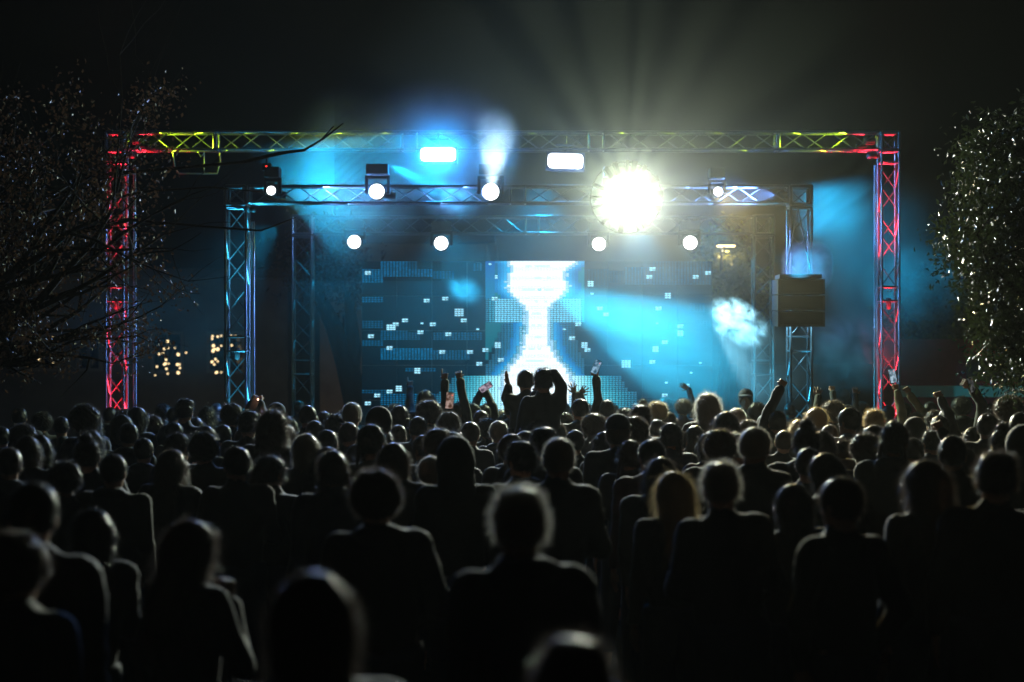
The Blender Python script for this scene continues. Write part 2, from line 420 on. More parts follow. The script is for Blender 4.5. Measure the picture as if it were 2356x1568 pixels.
def strobe(u, v, D, wpx, hpx, ang, label):
    c = P(u, v, D); W, H = wpx * D / F, hpx * D / F
    t = thing('strobe_light', label, 'strobe light', c, (0, R(ang), 0), 'rectangular strobe lights under the top beam')
    b = MB(); b.box((0, .08, 0), (W + .05, .14, H + .06)); b.build('housing', BLACKM, t)
    b = MB(); n = 16; rad = H * .28
    pts = [(sx * (W / 2 - rad) + rad * math.cos(a), sz * (H / 2 - rad) + rad * math.sin(a)) for (sx, sz, a0) in ((1, 1, 0), (-1, 1, 90), (-1, -1, 180), (1, -1, 270)) for a in [R(a0 + j * 90 / 5) for j in range(6)]]
    b.add([(x, -.006, z) for x, z in pts], [tuple(range(len(pts)))]); b.add([(x, .006, z) for x, z in pts], [(i, (i + 1) % len(pts), 0) for i in range(len(pts))])
    b.build('light_panel', emat('strobe_glow', (.85, .92, 1), 8.0), t)
    b = MB(); b.box((0, .1, H / 2 + .13), (W * .6, .04, .03)); b.tube((0, .1, H / 2 + .02), (0, .1, H / 2 + .25), .015); b.build('clamp', BLACKM, t)
    return c
ML = [(624, 438, D2 - .25, 10, 'smallest round white lamp at the left end of the blue beam', .25),
      (867, 440, D2 - .25, 17, 'round white lamp on the blue beam, second from its left end', .3),
      (1129, 441, D2 - .25, 19, 'round white lamp on the blue beam with bright smoke rising above it', .3),
      (1440, 455, D2 - .3, 38, 'blinding white lamp flooding the right half of the blue beam', .35),
      (1652, 440, D2 - .25, 10, 'small round white lamp at the right end of the blue beam', .25),
      (815, 556, D3 - .25, 15, 'leftmost of the four round white lamps above the screen', .26),
      (1015, 559, D3 - .25, 15.5, 'second from the left of the four round white lamps above the screen', .26),
      (1378, 561, D3 - .25, 15, 'third from the left of the four round white lamps above the screen', .26),
      (1588, 558, D3 - .25, 15.5, 'rightmost of the four round white lamps above the screen', .26)]
for (u, v, D, r, lab, hg) in ML: moving_head(u, v, D, r, lab, hg)
strobe(1008, 355, D1 - .2, 80, 30, 0, 'rectangular strobe glowing blue white under the top beam left of centre')
strobe(1301, 370, D1 - .2, 80, 33, 2, 'rectangular white strobe under the top beam beside the blinding lamp')
main = P(1440, 455, D2 - .45)
lamp('main_spot', 'SPOT', main, 8800, (.97, 1.0, .84), target=(2.7, 5, 1.2), angle=68, blend=1.0, size=.16)
def make_ray_ring():
    # made-up radial blades before the big lamp; they break its light into shafts
    b = MB(); rs_ = np.random.RandomState(4); a = 0
    while a < 350:
        wd = rs_.uniform(3, 9); r1 = .46
        for k in (0, 1):
            pass
        p = [(math.cos(R(a + q)), math.sin(R(a + q))) for q in (0, wd)]
        v = [(c_ * rr, y, s_ * rr) for (c_, s_) in p for rr in (.31, r1) for y in (-.30, -.10)]
        b.add(v, [(0, 1, 3, 2), (4, 6, 7, 5), (0, 4, 5, 1), (2, 3, 7, 6), (0, 2, 6, 4), (1, 5, 7, 3)]); a += wd + rs_.uniform(6, 26)
    for r_ in (.46,): b.path([(r_ * math.cos(R(q)), -.055, r_ * math.sin(R(q))) for q in range(0, 361, 12)], .008, n=6)
    o = b.build('ray_ring', mat('ray_ring_black', (.002, .002, .002), 1.0, spec=0.0), loc=main + Vector((0, 0, 0))); tag(o, 'added ring of black blades shaping light shafts before the blinding lamp', 'light blocker')
make_ray_ring()
lamp('main_halo', 'SPOT', main, 1750, (.82, 1.0, .6), target=main + Vector((0, -5, 0)), angle=172, blend=.4, size=.012)
for (u, v, D, r, lab, hg) in ML:
    if r < 30: 
        p = P(u, v, D - .1); lamp('lamp_beam', 'SPOT', p, 45 if D < 24 else 30, (.55, .85, 1), target=(p.x * .6, 6, 1.4), angle=70, blend=.7, size=.07)
lamp('warm_beam', 'SPOT', P(1652, 440, D2 - .4), 3600, (1, .74, .25), target=(3.6, 13.5, 1.6), angle=34, blend=.8, size=.06)
lamp('blue_beam', 'SPOT', P(867, 440, D2 - .4), 1500, (.35, .5, 1), target=(-3.2, 11, 1.4), angle=60, blend=.8, size=.08)
lamp('strobe_beam', 'SPOT', P(1008, 355, D1 - .35), 650, (.0, .26, .85), target=(-.6, 6, 1.4), angle=150, blend=.5, size=.2)
lamp('strobe_beam', 'SPOT', P(1301, 370, D1 - .35), 260, (.08, .4, 1.0), target=(.4, 6, 1.4), angle=150, blend=.5, size=.2)

def par(u, v, D, dirv, label, color, power, angle, y=0.0, r=.05, ofs=None):
    c = P(u, v, D) + Vector((0, y, 0)) if ofs is None else Vector(ofs); dv = Vector(dirv).normalized()
    q = dv.to_track_quat('Z', 'Y').to_euler()
    t = thing('par_light', label, 'par lamp', c, q, 'small coloured par lamps inside the trusses')
    b = MB(); b.lathe([(0, -.13), (r * .8, -.12), (r, -.02), (r, .03), (r * .93, .03), (r * .93, .0)], None, 16); b.build('can', BLACKM, t)
    b = MB(); b.lathe([(r * .92, .002), (r * .4, .01), (.0005, .012)], None, 16); b.build('lens', emat('par_glow_%d%d%d' % tuple(int(x * 9) for x in color), color, 2.5), t)
    lamp('par_beam', 'SPOT', c + dv * .05, power, color, target=c + dv * 2, angle=angle, blend=.5, size=.03)
RED, CYAN, YG, BLU = (1, .02, .04), (.05, .62, 1.0), (.62, 1.0, .02), (.14, .36, 1.0)
x1 = (268.5 - CU) * D1 / F; x2 = (2044.5 - CU) * D1 / F; x3 = (546 - CU) * D2 / F; x4 = (1839.5 - CU) * D2 / F
par(0, 0, 0, (0, 0, 1), 'red par lamp at the foot of the left red tower', RED, 8000, 26, ofs=(x1, D1, .3))
par(0, 0, 0, (0, 0, 1), 'red par lamp at the foot of the right red tower', RED, 8000, 26, ofs=(x2, D1, .3))
par(0, 0, 0, (0, 0, 1), 'cyan par lamp at the foot of the left cyan tower', CYAN, 1700, 26, ofs=(x3, D2, .3))
par(0, 0, 0, (0, 0, 1), 'cyan par lamp at the foot of the short cyan tower', CYAN, 1100, 20, ofs=(x4, D2, .3))

def small_beam(c, dv, color, power, angle, label): par(0, 0, 0, dv, label, color, power, angle, ofs=c, r=.035)
small_beam(((345 - CU) * D1 / F, D1 - .05, hz(338, D1)), (1, 0, 0), YG, 4500, 13, 'added narrow yellow green par lamp in the left end of the top beam')  # added beside the wide lamp to carry its light further along
small_beam(((1972 - CU) * D1 / F, D1 - .05, hz(338, D1)), (-1, 0, 0), YG, 4500, 13, 'added narrow yellow green par lamp in the right end of the top beam')  # extra narrow lamp, added so the light reaches along the beam
small_beam((x1, D1, hz(690, D1)), (0, 0, 1), RED, 4000, 26, 'red par lamp halfway up the left red tower')
small_beam((x2, D1, hz(690, D1)), (0, 0, 1), RED, 6500, 26, 'red par lamp halfway up the right red tower')
small_beam((x3, D2, hz(805, D2)), (0, 0, 1), CYAN, 2000, 26, 'cyan par lamp halfway up the left cyan tower')
small_beam(P(582, 482, D2 + .12), (1, 0, .02), CYAN, 420, 14, 'cyan par lamp under the left end of the middle beam')
small_beam(P(308, 358, D1 + .12), (1, 0, .03), RED, 260, 16, 'red par lamp under the left end of the top beam')
small_beam(P(2000, 359, D1 + .12), (-1, 0, .03), RED, 300, 16, 'red par lamp under the right end of the top beam')
zt = hz(325, D1); zm = hz(448, D2)
par(0, 0, 0, (1, 0, 0), 'yellow green par lamp inside the left end of the top beam', YG, 600, 64, ofs=((325 - CU) * D1 / F, D1, zt))
par(0, 0, 0, (-1, 0, 0), 'yellow green par lamp inside the right end of the top beam', YG, 600, 64, ofs=((1992 - CU) * D1 / F, D1, zt))
par(0, 0, 0, (1, 0, 0), 'blue par lamp inside the left end of the middle beam', BLU, 9000, 34, ofs=((652 - CU) * D2 / F, D2, zm))
par(0, 0, 0, (1, 0, 0), 'added blue par lamp inside the middle beam beside the second round lamp', BLU, 4000, 34, ofs=((905 - CU) * D2 / F, D2, zm))  # added past the lamp head that blocks the end lamp's light
par(0, 0, 0, (-1, 0, 0), 'blue par lamp inside the right end of the middle beam', BLU, 12000, 52, ofs=((1798 - CU) * D2 / F, D2, zm))

# ------------------------------------------------------------------ hanging speakers
def line_array(u0, u1, v0, v1, D, label, n):
    t = thing('line_array_speaker', label, 'speaker', P((u0 + u1) / 2, v1, D), group='black speaker columns hanging beside the stage')
    W = (u1 - u0) * D / F; H = (v1 - v0) * D / F / n
    for i in range(n):
        b = MB(); z = (i + .5) * H; a = .04 * (n - i) * .4
        b.box((0, .25, z), (W, .5, H - .012), (a, 0, 0))
        o = b.build('cabinet', BLACKM, t)
        g = MB(); g.box((0, -.012, z), (W - .06, .02, H - .05), (a, 0, 0)); g.build('grille', mat('speaker_grille', (.005, .005, .005), .9, 0, spec=.1, bump=.6, scale=220), o)
    b = MB(); b.tube((-W * .3, .25, n * H), (0, .25, n * H + .9), .008); b.tube((W * .3, .25, n * H), (0, .25, n * H + .9), .008); b.box((0, .25, n * H + .03), (W * .9, .4, .05)); b.build('fly_frame', ALU, t)
line_array(1790, 1898, 640, 750, D2 - 1.0, 'black speaker column hanging above the short cyan tower on the right', 3)
# slack rigging frame under the left part of the top beam
b = MB(); b.path([P(398, 350, D1), P(402, 385, D1), P(412, 399, D1), P(500, 399, D1), P(508, 370, D1), P(506, 350, D1)], .012)
b.path([P(455, 348, D1), P(462, 360, D1), P(470, 352, D1)], .008); b.tube(P(470, 350, D1), P(470, 398, D1), .006)
o = b.build('rigging_loop', mat('dull_webbing', (.12, .12, .06), .7)); tag(o, 'thin hanging rigging loop below the yellow green end of the top beam', 'rigging')
b = MB(); b.box((0, 0, 0), (.12, .1, .09)); b.box((0, 0, .09), (.02, .02, .1)); t = b.build('control_box', BLACKM, loc=P(614, 384, D2)); tag(t, 'tiny black box with a red standby light above the leftmost round lamp', 'control box')
b = MB(); b.lathe([(.012, 0), (.009, .008), (.0005, .011)], Matrix.Rotation(R(90), 4, 'X'), 10); b.build('standby_light', emat('standby_red', (1, .03, .02), 5), t, loc=(0, -.052, 0))

# ------------------------------------------------------------------ buildings, van and street lamps behind
def building(name, label, u0, u1, vt, D, col, wins, depth=8):
    a, c = P(u0, HV, D), P(u1, HV, D); zt = hz(vt, D); Wd = c.x - a.x
    t = thing(name, label, 'building', ((a.x + c.x) / 2, D, 0))
    b = MB(); b.box((0, depth / 2, zt / 2), (Wd, depth, zt)); b.build('wall', mat(name + '_plaster', col, .9, var=.25, scale=1.2, bump=.2), t)
    b = MB(); b.box((0, depth / 2, zt + .12), (Wd + .4, depth + .4, .24)); b.build('roof', mat('roof_tin', (.05, .05, .055), .7), t)
    for (ua, ub, va, vb) in wins:
        w0, w1 = P(ua, vb, D), P(ub, va, D); cx = (w0.x + w1.x) / 2 - (a.x + c.x) / 2; cz = (w0.z + w1.z) / 2; W, H = w1.x - w0.x, w1.z - w0.z
        b = MB()
        for s in (-1, 1): b.box((cx + s * W / 2, -.03, cz), (.08, .1, H + .08)); b.box((cx, -.028, cz + s * H / 2), (W - .08, .1, .08))
        b.box((cx, -.025, cz), (.05, .07, H - .08)); fr = b.build('window', mat('window_frame_paint', (.14, .13, .12), .6), t)
        b = MB(); b.box((cx, .0, cz), (W - .08, .02, H - .08)); b.build('pane', mat('dark_glass', (.01, .012, .015), .08, spec=.8), fr)
    return t
building('low_building', 'low dim building with dark windows behind the left towers', -260, 662, 640, 44, (.10, .095, .09), [(60, 130, 770, 850), (352, 420, 765, 855), (480, 562, 765, 855), (180, 232, 770, 850), (-80, -20, 770, 850)])
building('stone_building', 'pale brown stone building corner showing left of the big screen', 736, 1120, 560, 41, (.20, .15, .115), [(770, 800, 720, 780)])
def fairy(label, pts, D):
    bb = MB(); BB = []
    for i, (u, v, s) in enumerate(pts):
        b = MB(); BB.append(b); c = P(u, v, D); r = .028 * s
        b.lathe([(0.0005, -r), (r * .7, -r * .7), (r, 0), (r * .7, r * .7), (.0005, r)], Matrix.Translation(c), 8)
    wire = sorted(pts, key=lambda q: (round(q[0] / 18), q[1]))
    bb.path([P(u, v - 2, D) for (u, v, s) in wire], .006, n=4)
    t = thing('fairy_lights', label, 'fairy lights', (0, 0, 0), group='warm fairy lights hanging by the far windows')
    for b in BB: b.build('bulb', emat('bulb_warm', (1, .72, .36), 2.2), t)
    bb.build('wire', CABLE, t)
fairy('loose cluster of warm fairy lights between the red and the cyan left towers', [(386, 785, 1.3), (378, 802, 1), (387, 800, .8), (366, 814, .9), (375, 812, .8), (410, 815, 1.4), (428, 811, .8), (361, 843, .9), (382, 827, 1), (381, 836, 1.2), (378, 838, 1), (388, 836, .7), (408, 838, 1.2), (413, 838, .9), (414, 846, .9), (410, 857, 1.4), (383, 848, 1), (357, 863, .7), (386, 859, .8), (402, 800, .6)], 42)
fairy('dense cluster of warm fairy lights beside the cyan left tower', [(489, 773, 1), (501, 774, 1), (509, 772, .8), (488, 779, .9), (491, 795, 1.4), (509, 795, .8), (490, 804, .8), (494, 803, 1), (501, 803, 1.5), (490, 807, 1.3), (488, 832, 1.2), (496, 826, 1), (501, 831, .8), (493, 838, .9), (499, 856, 1.1), (497, 857, 1), (509, 856, .7), (532, 772, .8), (542, 773, .8), (533, 794, .9), (524, 833, .7)], 42)
fairy('sparse faint fairy lights left of the red tower', [(76, 809, .8), (90, 826, .8), (122, 834, .5), (75, 838, .4), (122, 775, .5)], 42)

def street_lamp(loc, h, label, power, col=(1, .72, .35), glow=12, arm=.7):
    t = thing('street_lamp', label, 'street lamp', loc, group='street lamps round the square')
    pm = mat('lamp_post_paint', (.05, .055, .05), .5, .3)
    b = MB(); b.tube((0, 0, 0), (0, 0, h), .06, .035, 10); b.tube((0, 0, h), (arm, 0, h + .1), .03, n=8); b.lathe([(.12, 0), (.12, .25), (.07, .35)], None, 12); b.build('pole', pm, t)
    b = MB(); b.box((arm, 0, h + .12), (.5, .22, .07)); b.box((arm, 0, h + .17), (.3, .14, .04)); b.build('lamp_head', pm, t)
    b = MB(); b.box((arm, 0, h + .075), (.38, .16, .016)); b.build('light_panel', emat('street_glow', col, glow), t)
    lamp('street_light', 'SPOT', Vector(loc) + Vector((arm, 0, h + .05)), power, col, target=Vector(loc) + Vector((arm, 0, 0)), angle=165, blend=.5, size=.1)
p = P(1660, HV, 38); street_lamp((p.x, 38, 0), hz(563, 38) - .1, 'lit warm street lamp above a leafy tree right of the screen', 120, arm=.1)
street_lamp((-9.5, 17.5, 0), 4.6, 'assumed unseen street lamp beyond the left edge, under the bare orange leaved tree', .9, (1, .55, .22), arm=.9)  # assumed lamp out of view, added to light the orange leaves
street_lamp((10.5, 24, 0), 3.4, 'assumed unseen street lamp beyond the right edge, behind the glossy dark tree', 11, (.8, .9, .25), arm=-.7)  # unseen lamp, assumed and added to brighten the right tree and the truck

def fill_flood(u, D, label, power, col):  # unseen lamps added to brighten the dim building walls
    p = P(u, HV, D); t = thing('fill_floodlight', label, 'floodlight', (p.x, D, 0), group='added unseen fill floodlights at the foot of the buildings')
    b = MB(); b.box((0, 0, .22), (.34, .1, .24), (R(-35), 0, 0)); b.build('housing', BLACKM, t)
    b = MB(); b.box((0, .075, .25), (.28, .01, .18), (R(-35), 0, 0)); b.build('light_panel', emat('fill_flood_glow', (1, .8, .55), 4), t)
    b = MB(); b.box((0, 0, .03), (.4, .06, .05)); b.tube((-.18, 0, .03), (-.18, 0, .22), .012); b.tube((.18, 0, .03), (.18, 0, .22), .012); b.build('bracket', ALU, t)
    lamp('fill_flood_beam', 'SPOT', (p.x, D + .12, .3), power, col, target=(p.x, D + 3, 2.2), angle=150, blend=.6, size=.1)
fill_flood(775, 37.5, 'added fill floodlight at the foot of the stone building, hidden behind the crowd', 26, (1, .78, .58))
fill_flood(330, 39, 'added fill floodlight before the low building with fairy lights, behind the crowd', 22, (.8, .75, .7))
fill_flood(60, 39, 'added fill floodlight before the left end of the low building, behind the crowd', 12, (.5, .7, .9))

def red_van():
    D = 30; p = P(2260, HV, D); t = thing('red_food_truck', 'dark red food truck with a cream stripe right of the red tower', 'truck', (p.x + .6, D, 0))
    W = 4.6
    red = mat('red_truck_paint', (.30, .012, .02), .35, var=.1)
    b = MB(); b.box((0, 0, 1.35), (W, 2.0, 1.9)); b.box((0, 0, 2.33), (W - .2, 1.8, .08)); b.build('body', red, t)
    b = MB(); b.box((0, -1.012, 1.48), (W + .01, .02, .19)); b.build('stripe', mat('cream_stripe', (.62, .55, .36), .5), t)
    b = MB(); b.box((-.2, -1.012, 1.86), (1.9, .02, .42)); wi = b.build('hatch', mat('hatch_dark', (.05, .02, .02), .4), t)
    for s in (-1, 1):
        b = MB(); b.lathe([(.0005, -.1), (.36, -.1), (.38, -.05), (.38, .05), (.36, .1), (.0005, .1)], Matrix.Translation((s * 1.5, -.9, .38)) @ Matrix.Rotation(R(90), 4, 'X'), 20); wh = b.build('wheel', mat('tyre', (.02, .02, .02), .8), t)
        b = MB(); b.lathe([(.0005, .0), (.2, .0), (.21, .02)], Matrix.Translation((s * 1.5, -1.01, .38)) @ Matrix.Rotation(R(90), 4, 'X'), 16); b.build('rim', ALU, wh)
red_van()

# ------------------------------------------------------------------ trees
def leaves_mesh(name, centers, n, size, droop=0.0, spread=.35, seed=1, aspect=2.2):
    rs = np.random.RandomState(seed); c = np.array(centers)
    k = rs.randint(0, len(c), n); base = c[k, :3] + rs.normal(size=(n, 3)) * (c[k, 3:4] * spread)
    d = rs.normal(size=(n, 3)); d[:, 2] -= droop; d /= np.linalg.norm(d, axis=1)[:, None]
    s = np.cross(d, rs.normal(size=(n, 3))); s /= np.linalg.norm(s, axis=1)[:, None]
    L = size * rs.uniform(.6, 1.4, n)[:, None]; nn = np.cross(d, s) * L * .18
    v = np.stack([base, base + d * L * .5 + s * L / aspect / 2 + nn, base + d * L, base + d * L * .5 - s * L / aspect / 2 + nn], 1).reshape(-1, 3)
    q = np.arange(4 * n).reshape(n, 4); return np_mesh(name, v, q, False)
def limb(m, a, d, L, r, depth, rs, tips, up=0.15, segs=5):
    pts = [Vector(a)]; rad = [r]; dd = Vector(d).normalized()
    for i in range(segs):
        dd = (dd + Vector(rs.normal(size=3)) * .16 + Vector((0, 0, up * .3))).normalized(); pts.append(pts[-1] + dd * (L / segs)); rad.append(r * (1 - .75 * (i + 1) / segs))
    m.path(pts, rad, n=6 if depth > 0 else 4)
    for i in range(1, segs + 1):
        if depth == 0: tips.append((*pts[i], L * .35))
        elif i >= 1 and (rs.rand() < .9):
            for _ in range(1 if i < segs else 2):
                nd = (dd + Vector(rs.normal(size=3)) * .75).normalized(); limb(m, pts[i], nd, L * .58, rad[i] * .75, depth - 1, rs, tips, up, 4)
def tree_left():
    rs = np.random.RandomState(11); D = 14.5
    base = Vector((P(-160, HV, D).x, D, 0)); t = thing('bare_tree', 'half bare tree with dull orange brown leaves reaching in from the left', 'tree', base)
    m = MB(); tips = []
    m.path([(0, 0, 0), (.05, 0, .8), (.0, .05, 1.6), (.1, 0, 2.4)], [.2, .16, .14, .12], n=10)
    top = Vector((.1, 0, 2.4))
    aims = [(60, 440), (200, 380), (120, 320), (20, 330), (300, 430), (330, 520), (180, 560), (30, 520), (240, 600), (-80, 380), (100, 640)]
    for (u, v) in aims:
        tgt = P(u, v, D + rs.uniform(-1.2, 1.2)) - base; v0 = tgt - top
        limb(m, top - Vector((0, 0, rs.uniform(0, .8))), v0, v0.length * .95, .06, 2, rs, tips, .1, 6)
    # long bare branches crossing in front of the beams
    for pts in ([(0, 560), (150, 480), (330, 440), (480, 430), (600, 440)], [(250, 400), (420, 385), (560, 372), (660, 350), (700, 345), (740, 320), (768, 290)], [(560, 372), (640, 352), (700, 344), (745, 318), (790, 283)], [(0, 690), (110, 560), (230, 430), (330, 350)], [(80, 560), (300, 505), (470, 520), (600, 530), (680, 500)]):
        P3 = [P(u, v, D + .3) - base for u, v in pts]
        m.path(P3, [.015 * (1 - .8 * i / (len(P3) - 1)) + .003 for i in range(len(P3))], n=5)
    bark = mat('dark_bark', (.03, .024, .02), .95, spec=.15, bump=.5, scale=40)
    m.build('trunk', bark, t)
    tips = [q for q in tips if q[0] + base.x < P(415, 0, D).x and q[2] < hz(200 + 25 * math.sin(q[0] * 3), D) and (rs.rand() < .8)]
    clus = []
    for q in tips:
        if rs.rand() < .55: clus.append(q)
    me = leaves_mesh('crown', clus, 11000, .036, droop=.9, spread=.42, seed=5, aspect=1.8)
    link('crown', me, mat('autumn_leaf', (.06, .028, .012), .5, var=.6, scale=2, transl=.3), t)
tree_left()
def tree_right():
    rs = np.random.RandomState(5); D = 13.5
    base = Vector((P(2480, HV, D).x, D, 0)); t = thing('glossy_tree', 'dense dark evergreen with glossy leaves glinting at the right edge', 'tree', base)
    m = MB(); tips = []
    m.path([(0, 0, 0), (.02, 0, 1.0), (-.05, 0, 2.0), (0, 0, 3.0)], [.17, .14, .11, .07], n=10)
    outline = [(2235, 330), (2290, 320), (2345, 325), (2255, 360), (2240, 420), (2230, 470), (2270, 440), (2310, 400), (2350, 380), (2215, 540), (2245, 520), (2235, 600), (2280, 560), (2320, 480), (2350, 550), (2225, 660), (2260, 690), (2240, 740), (2290, 640), (2330, 700), (2280, 780), (2350, 780), (2310, 830), (2400, 420), (2420, 560), (2400, 700), (2440, 330), (2480, 600), (2500, 450), (2350, 620), (2450, 800), (2390, 330), (2550, 380), (2560, 560), (2560, 720)]
    cl = []
    for (u, v) in outline:
        p = P(u + 34 + rs.uniform(-8, 8), v, D + rs.uniform(-.7, .7)) - base; cl.append((*p, .24))
        j = Vector((0, 0, min(3.0, max(1.2, p.z - .5)))); m.path([j, (j + p) / 2 + Vector((0, 0, -.08)), p], [.035, .022, .008], n=5)
        for k in range(2):
            q = p + Vector(rs.normal(size=3)) * .22; cl.append((*q, .2)); m.path([p, q], [.008, .004], n=4)
    m.build('trunk', MATS['dark_bark'], t)
    me = leaves_mesh('crown', cl, 30000, .05, droop=.35, spread=.5, seed=8, aspect=2.6)
    link('crown', me, mat('glossy_leaf', (.022, .032, .012), .42, var=.5, scale=4, spec=.55, transl=.12), t)
tree_right()
def tree_small(u, D, top, bot, wpx, label, seed, n, col):
    rs = np.random.RandomState(seed); base = Vector((P(u, HV, D).x, D, 0)); t = thing('leafy_tree', label, 'tree', base, group='small trees behind the stage')
    z1, z0 = hz(top, D), hz(bot, D); wm = wpx * D / F / 2
    m = MB(); m.path([(0, 0, 0), (.06, 0, z0 * .6), (0, 0, z0), (.1, 0, z1 * .9)], [.16, .12, .09, .03], n=8)
    cl = []
    for k in range(26):
        zz = rs.uniform(z0, z1); rr = wm * math.sqrt(max(.1, 1 - ((zz - (z0 + z1) / 2) / ((z1 - z0) / 2)) ** 2))
        q = (rs.uniform(-rr, rr), rs.uniform(-rr, rr), zz); cl.append((*q, .3)); m.path([(0, 0, max(z0 * .7, zz - .6)), q], [.03, .008], n=4)
    m.build('trunk', MATS['dark_bark'], t)
    link('crown', leaves_mesh('crown', cl, n, .13, .3, .6, seed, 1.8), mat(label[:8].replace(' ', '_') + '_leaf', col, .5, var=.4, scale=2, transl=.35), t)
tree_small(1662, 38.6, 540, 640, 70, 'leafy tree lit yellow by the street lamp right of the screen', 3, 2600, (.12, .13, .03))
tree_small(1702, 36, 640, 740, 60, 'pale leafy tree behind the puff of bright smoke', 4, 1800, (.12, .13, .05))
tree_small(2150, 40, 640, 850, 240, 'dark bushy tree behind the right red tower', 6, 5000, (.05, .06, .02))
# dark forked trunk in front of the stone building
fk = thing('forked_tree', 'dark leaning forked tree trunk between the dim tower and the screen', 'tree', P(815, HV, 31) * 1.0)
fk.location.z = 0; bx = fk.location.x
b = MB(); b.path([Vector((P(838, 0, 31).x - bx, 0, 0)), P(824, 940, 31) - fk.location, P(796, 830, 31) - fk.location, P(768, 750, 31) - fk.location, P(738, 690, 31) - fk.location, P(722, 640, 31) - fk.location], [.26, .24, .2, .16, .13, .09], n=10)
b.path([P(806, 860, 31) - fk.location, P(812, 800, 31) - fk.location, P(808, 740, 31) - fk.location, P(800, 660, 31) - fk.location], [.17, .15, .12, .08], n=8); b.build('trunk', MATS['dark_bark'], fk)
fc = [(*(P(u, v, 31) - fk.location), .5) for (u, v) in ((720, 620), (745, 600), (700, 590), (800, 640), (790, 600), (760, 570))]
link('crown', leaves_mesh('crown', fc, 1800, .12, .4, .6, 12, 2), MATS['autumn_leaf'], fk)
# ================================================================== PEOPLE
def ss(a, b, x): t = np.clip((x - a) / (b - a), 0, 1); return t * t * (3 - 2 * t)
HC = np.array([0, .012, 1.60])
def sd_head(p, tilt=0):
    d = sd_ell(p, (0, 0, 1.625), (.074, .094, .093)); d = smin(d, sd_ell(p, (0, .03, 1.56), (.055, .064, .072)), .03)
    d = smin(d, sd_ell(p, (0, .055, 1.515), (.03, .03, .022)), .02)                       # chin
    d = smin(d, sd_cone(p, (0, .093, 1.615), (0, .112, 1.575), .008, .014), .012)          # nose
    d = smin(d, sd_ell(p, (0, .09, 1.542), (.024, .012, .009)), .006)                      # mouth
    for s in (-1, 1):
        d = smin(d, sd_ell(p, (s * .03, .084, 1.637), (.02, .01, .007)), .008)             # brow
        d = np.maximum(d, -sd_ell(p, (s * .03, .099, 1.615), (.014, .012, .009)))          # eye socket
        d = smin(d, sd_ell(p, (s * .079, -.002, 1.597), (.009, .019, .032)), .006)         # ear
    return d
def arm_pts(pose, s):
    sh = np.array([s * .185, -.01, 1.40])
    el, wr = pose
    return sh, np.array(el, float), np.array(wr, float)
def hand_shapes(wr, d, n, kind, side):
    """palm and five fingers: list of (a, b, ra, rb); d along the hand, n palm normal"""
    d = Vector(d).normalized(); n = Vector(n); n = (n - d * n.dot(d)).normalized(); x = d.cross(n) * side
    w = Vector(wr); S = []
    for k, xo in enumerate((-.028, -.01, .01, .028)):
        S.append((w + x * xo * .5, w + d * .085 + x * xo, .016, .0125))
    L = {'point': (1, .45, .42, .4), 'fist': (.42, .42, .42, .4), 'open': (.92, 1, .95, .78), 'spread': (.92, 1, .95, .8), 'grip': (.7, .72, .7, .6), 'droop': (.85, .9, .85, .7), 'horn': (1, .4, .4, .85)}[kind]
    for k, xo in enumerate((.031, .0105, -.0105, -.03)):        # index .. little
        b = w + d * .088 + x * xo; ln = (.072, .08, .074, .058)[k]
        full = L[k] > .6 and kind in ('point', 'open', 'spread', 'droop', 'horn')
        sp = {'spread': .38, 'open': .10}.get(kind, .04) * (1.5 - k)
        fd = (d + x * sp).normalized()
        if kind == 'droop': b1 = b + (fd * .6 + n * .5).normalized() * ln * .5; b2 = b1 + (n * .9 - d * .35).normalized() * ln * .55
        elif full: b1 = b + (fd + n * .12).normalized() * ln * .5 * L[k]; b2 = b1 + (fd + n * .3).normalized() * ln * .5 * L[k]
        else: b1 = b + (fd * .45 + n * .9).normalized() * .036; b2 = b1 + (n * .35 - d * .9).normalized() * .03
        if not full and kind == 'grip': b1 = b + (fd * .5 + n * .8).normalized() * .036; b2 = b1 + (n * .7 - d * .2).normalized() * .034
        S.append((b, b1, .0098, .0088)); S.append((b1, b2, .0088, .0072))
    t0 = w + d * .03 + x * .022
    if kind in ('open', 'spread'): t1 = t0 + (x * .8 + d * .6).normalized() * .042; t2 = t1 + (x * .5 + d * .8).normalized() * .034
    else: t1 = t0 + (x * .5 + d * .7 + n * .5).normalized() * .04; t2 = t1 + (d * .5 + n * .6 - x * .4).normalized() * .032
    S.append((t0, t1, .0125, .0105)); S.append((t1, t2, .0105, .0085))
    return S
RELAX = (((-.235, -.02, 1.12), (-.235, .06, .87)), ((.235, -.02, 1.12), (.235, .06, .87)))
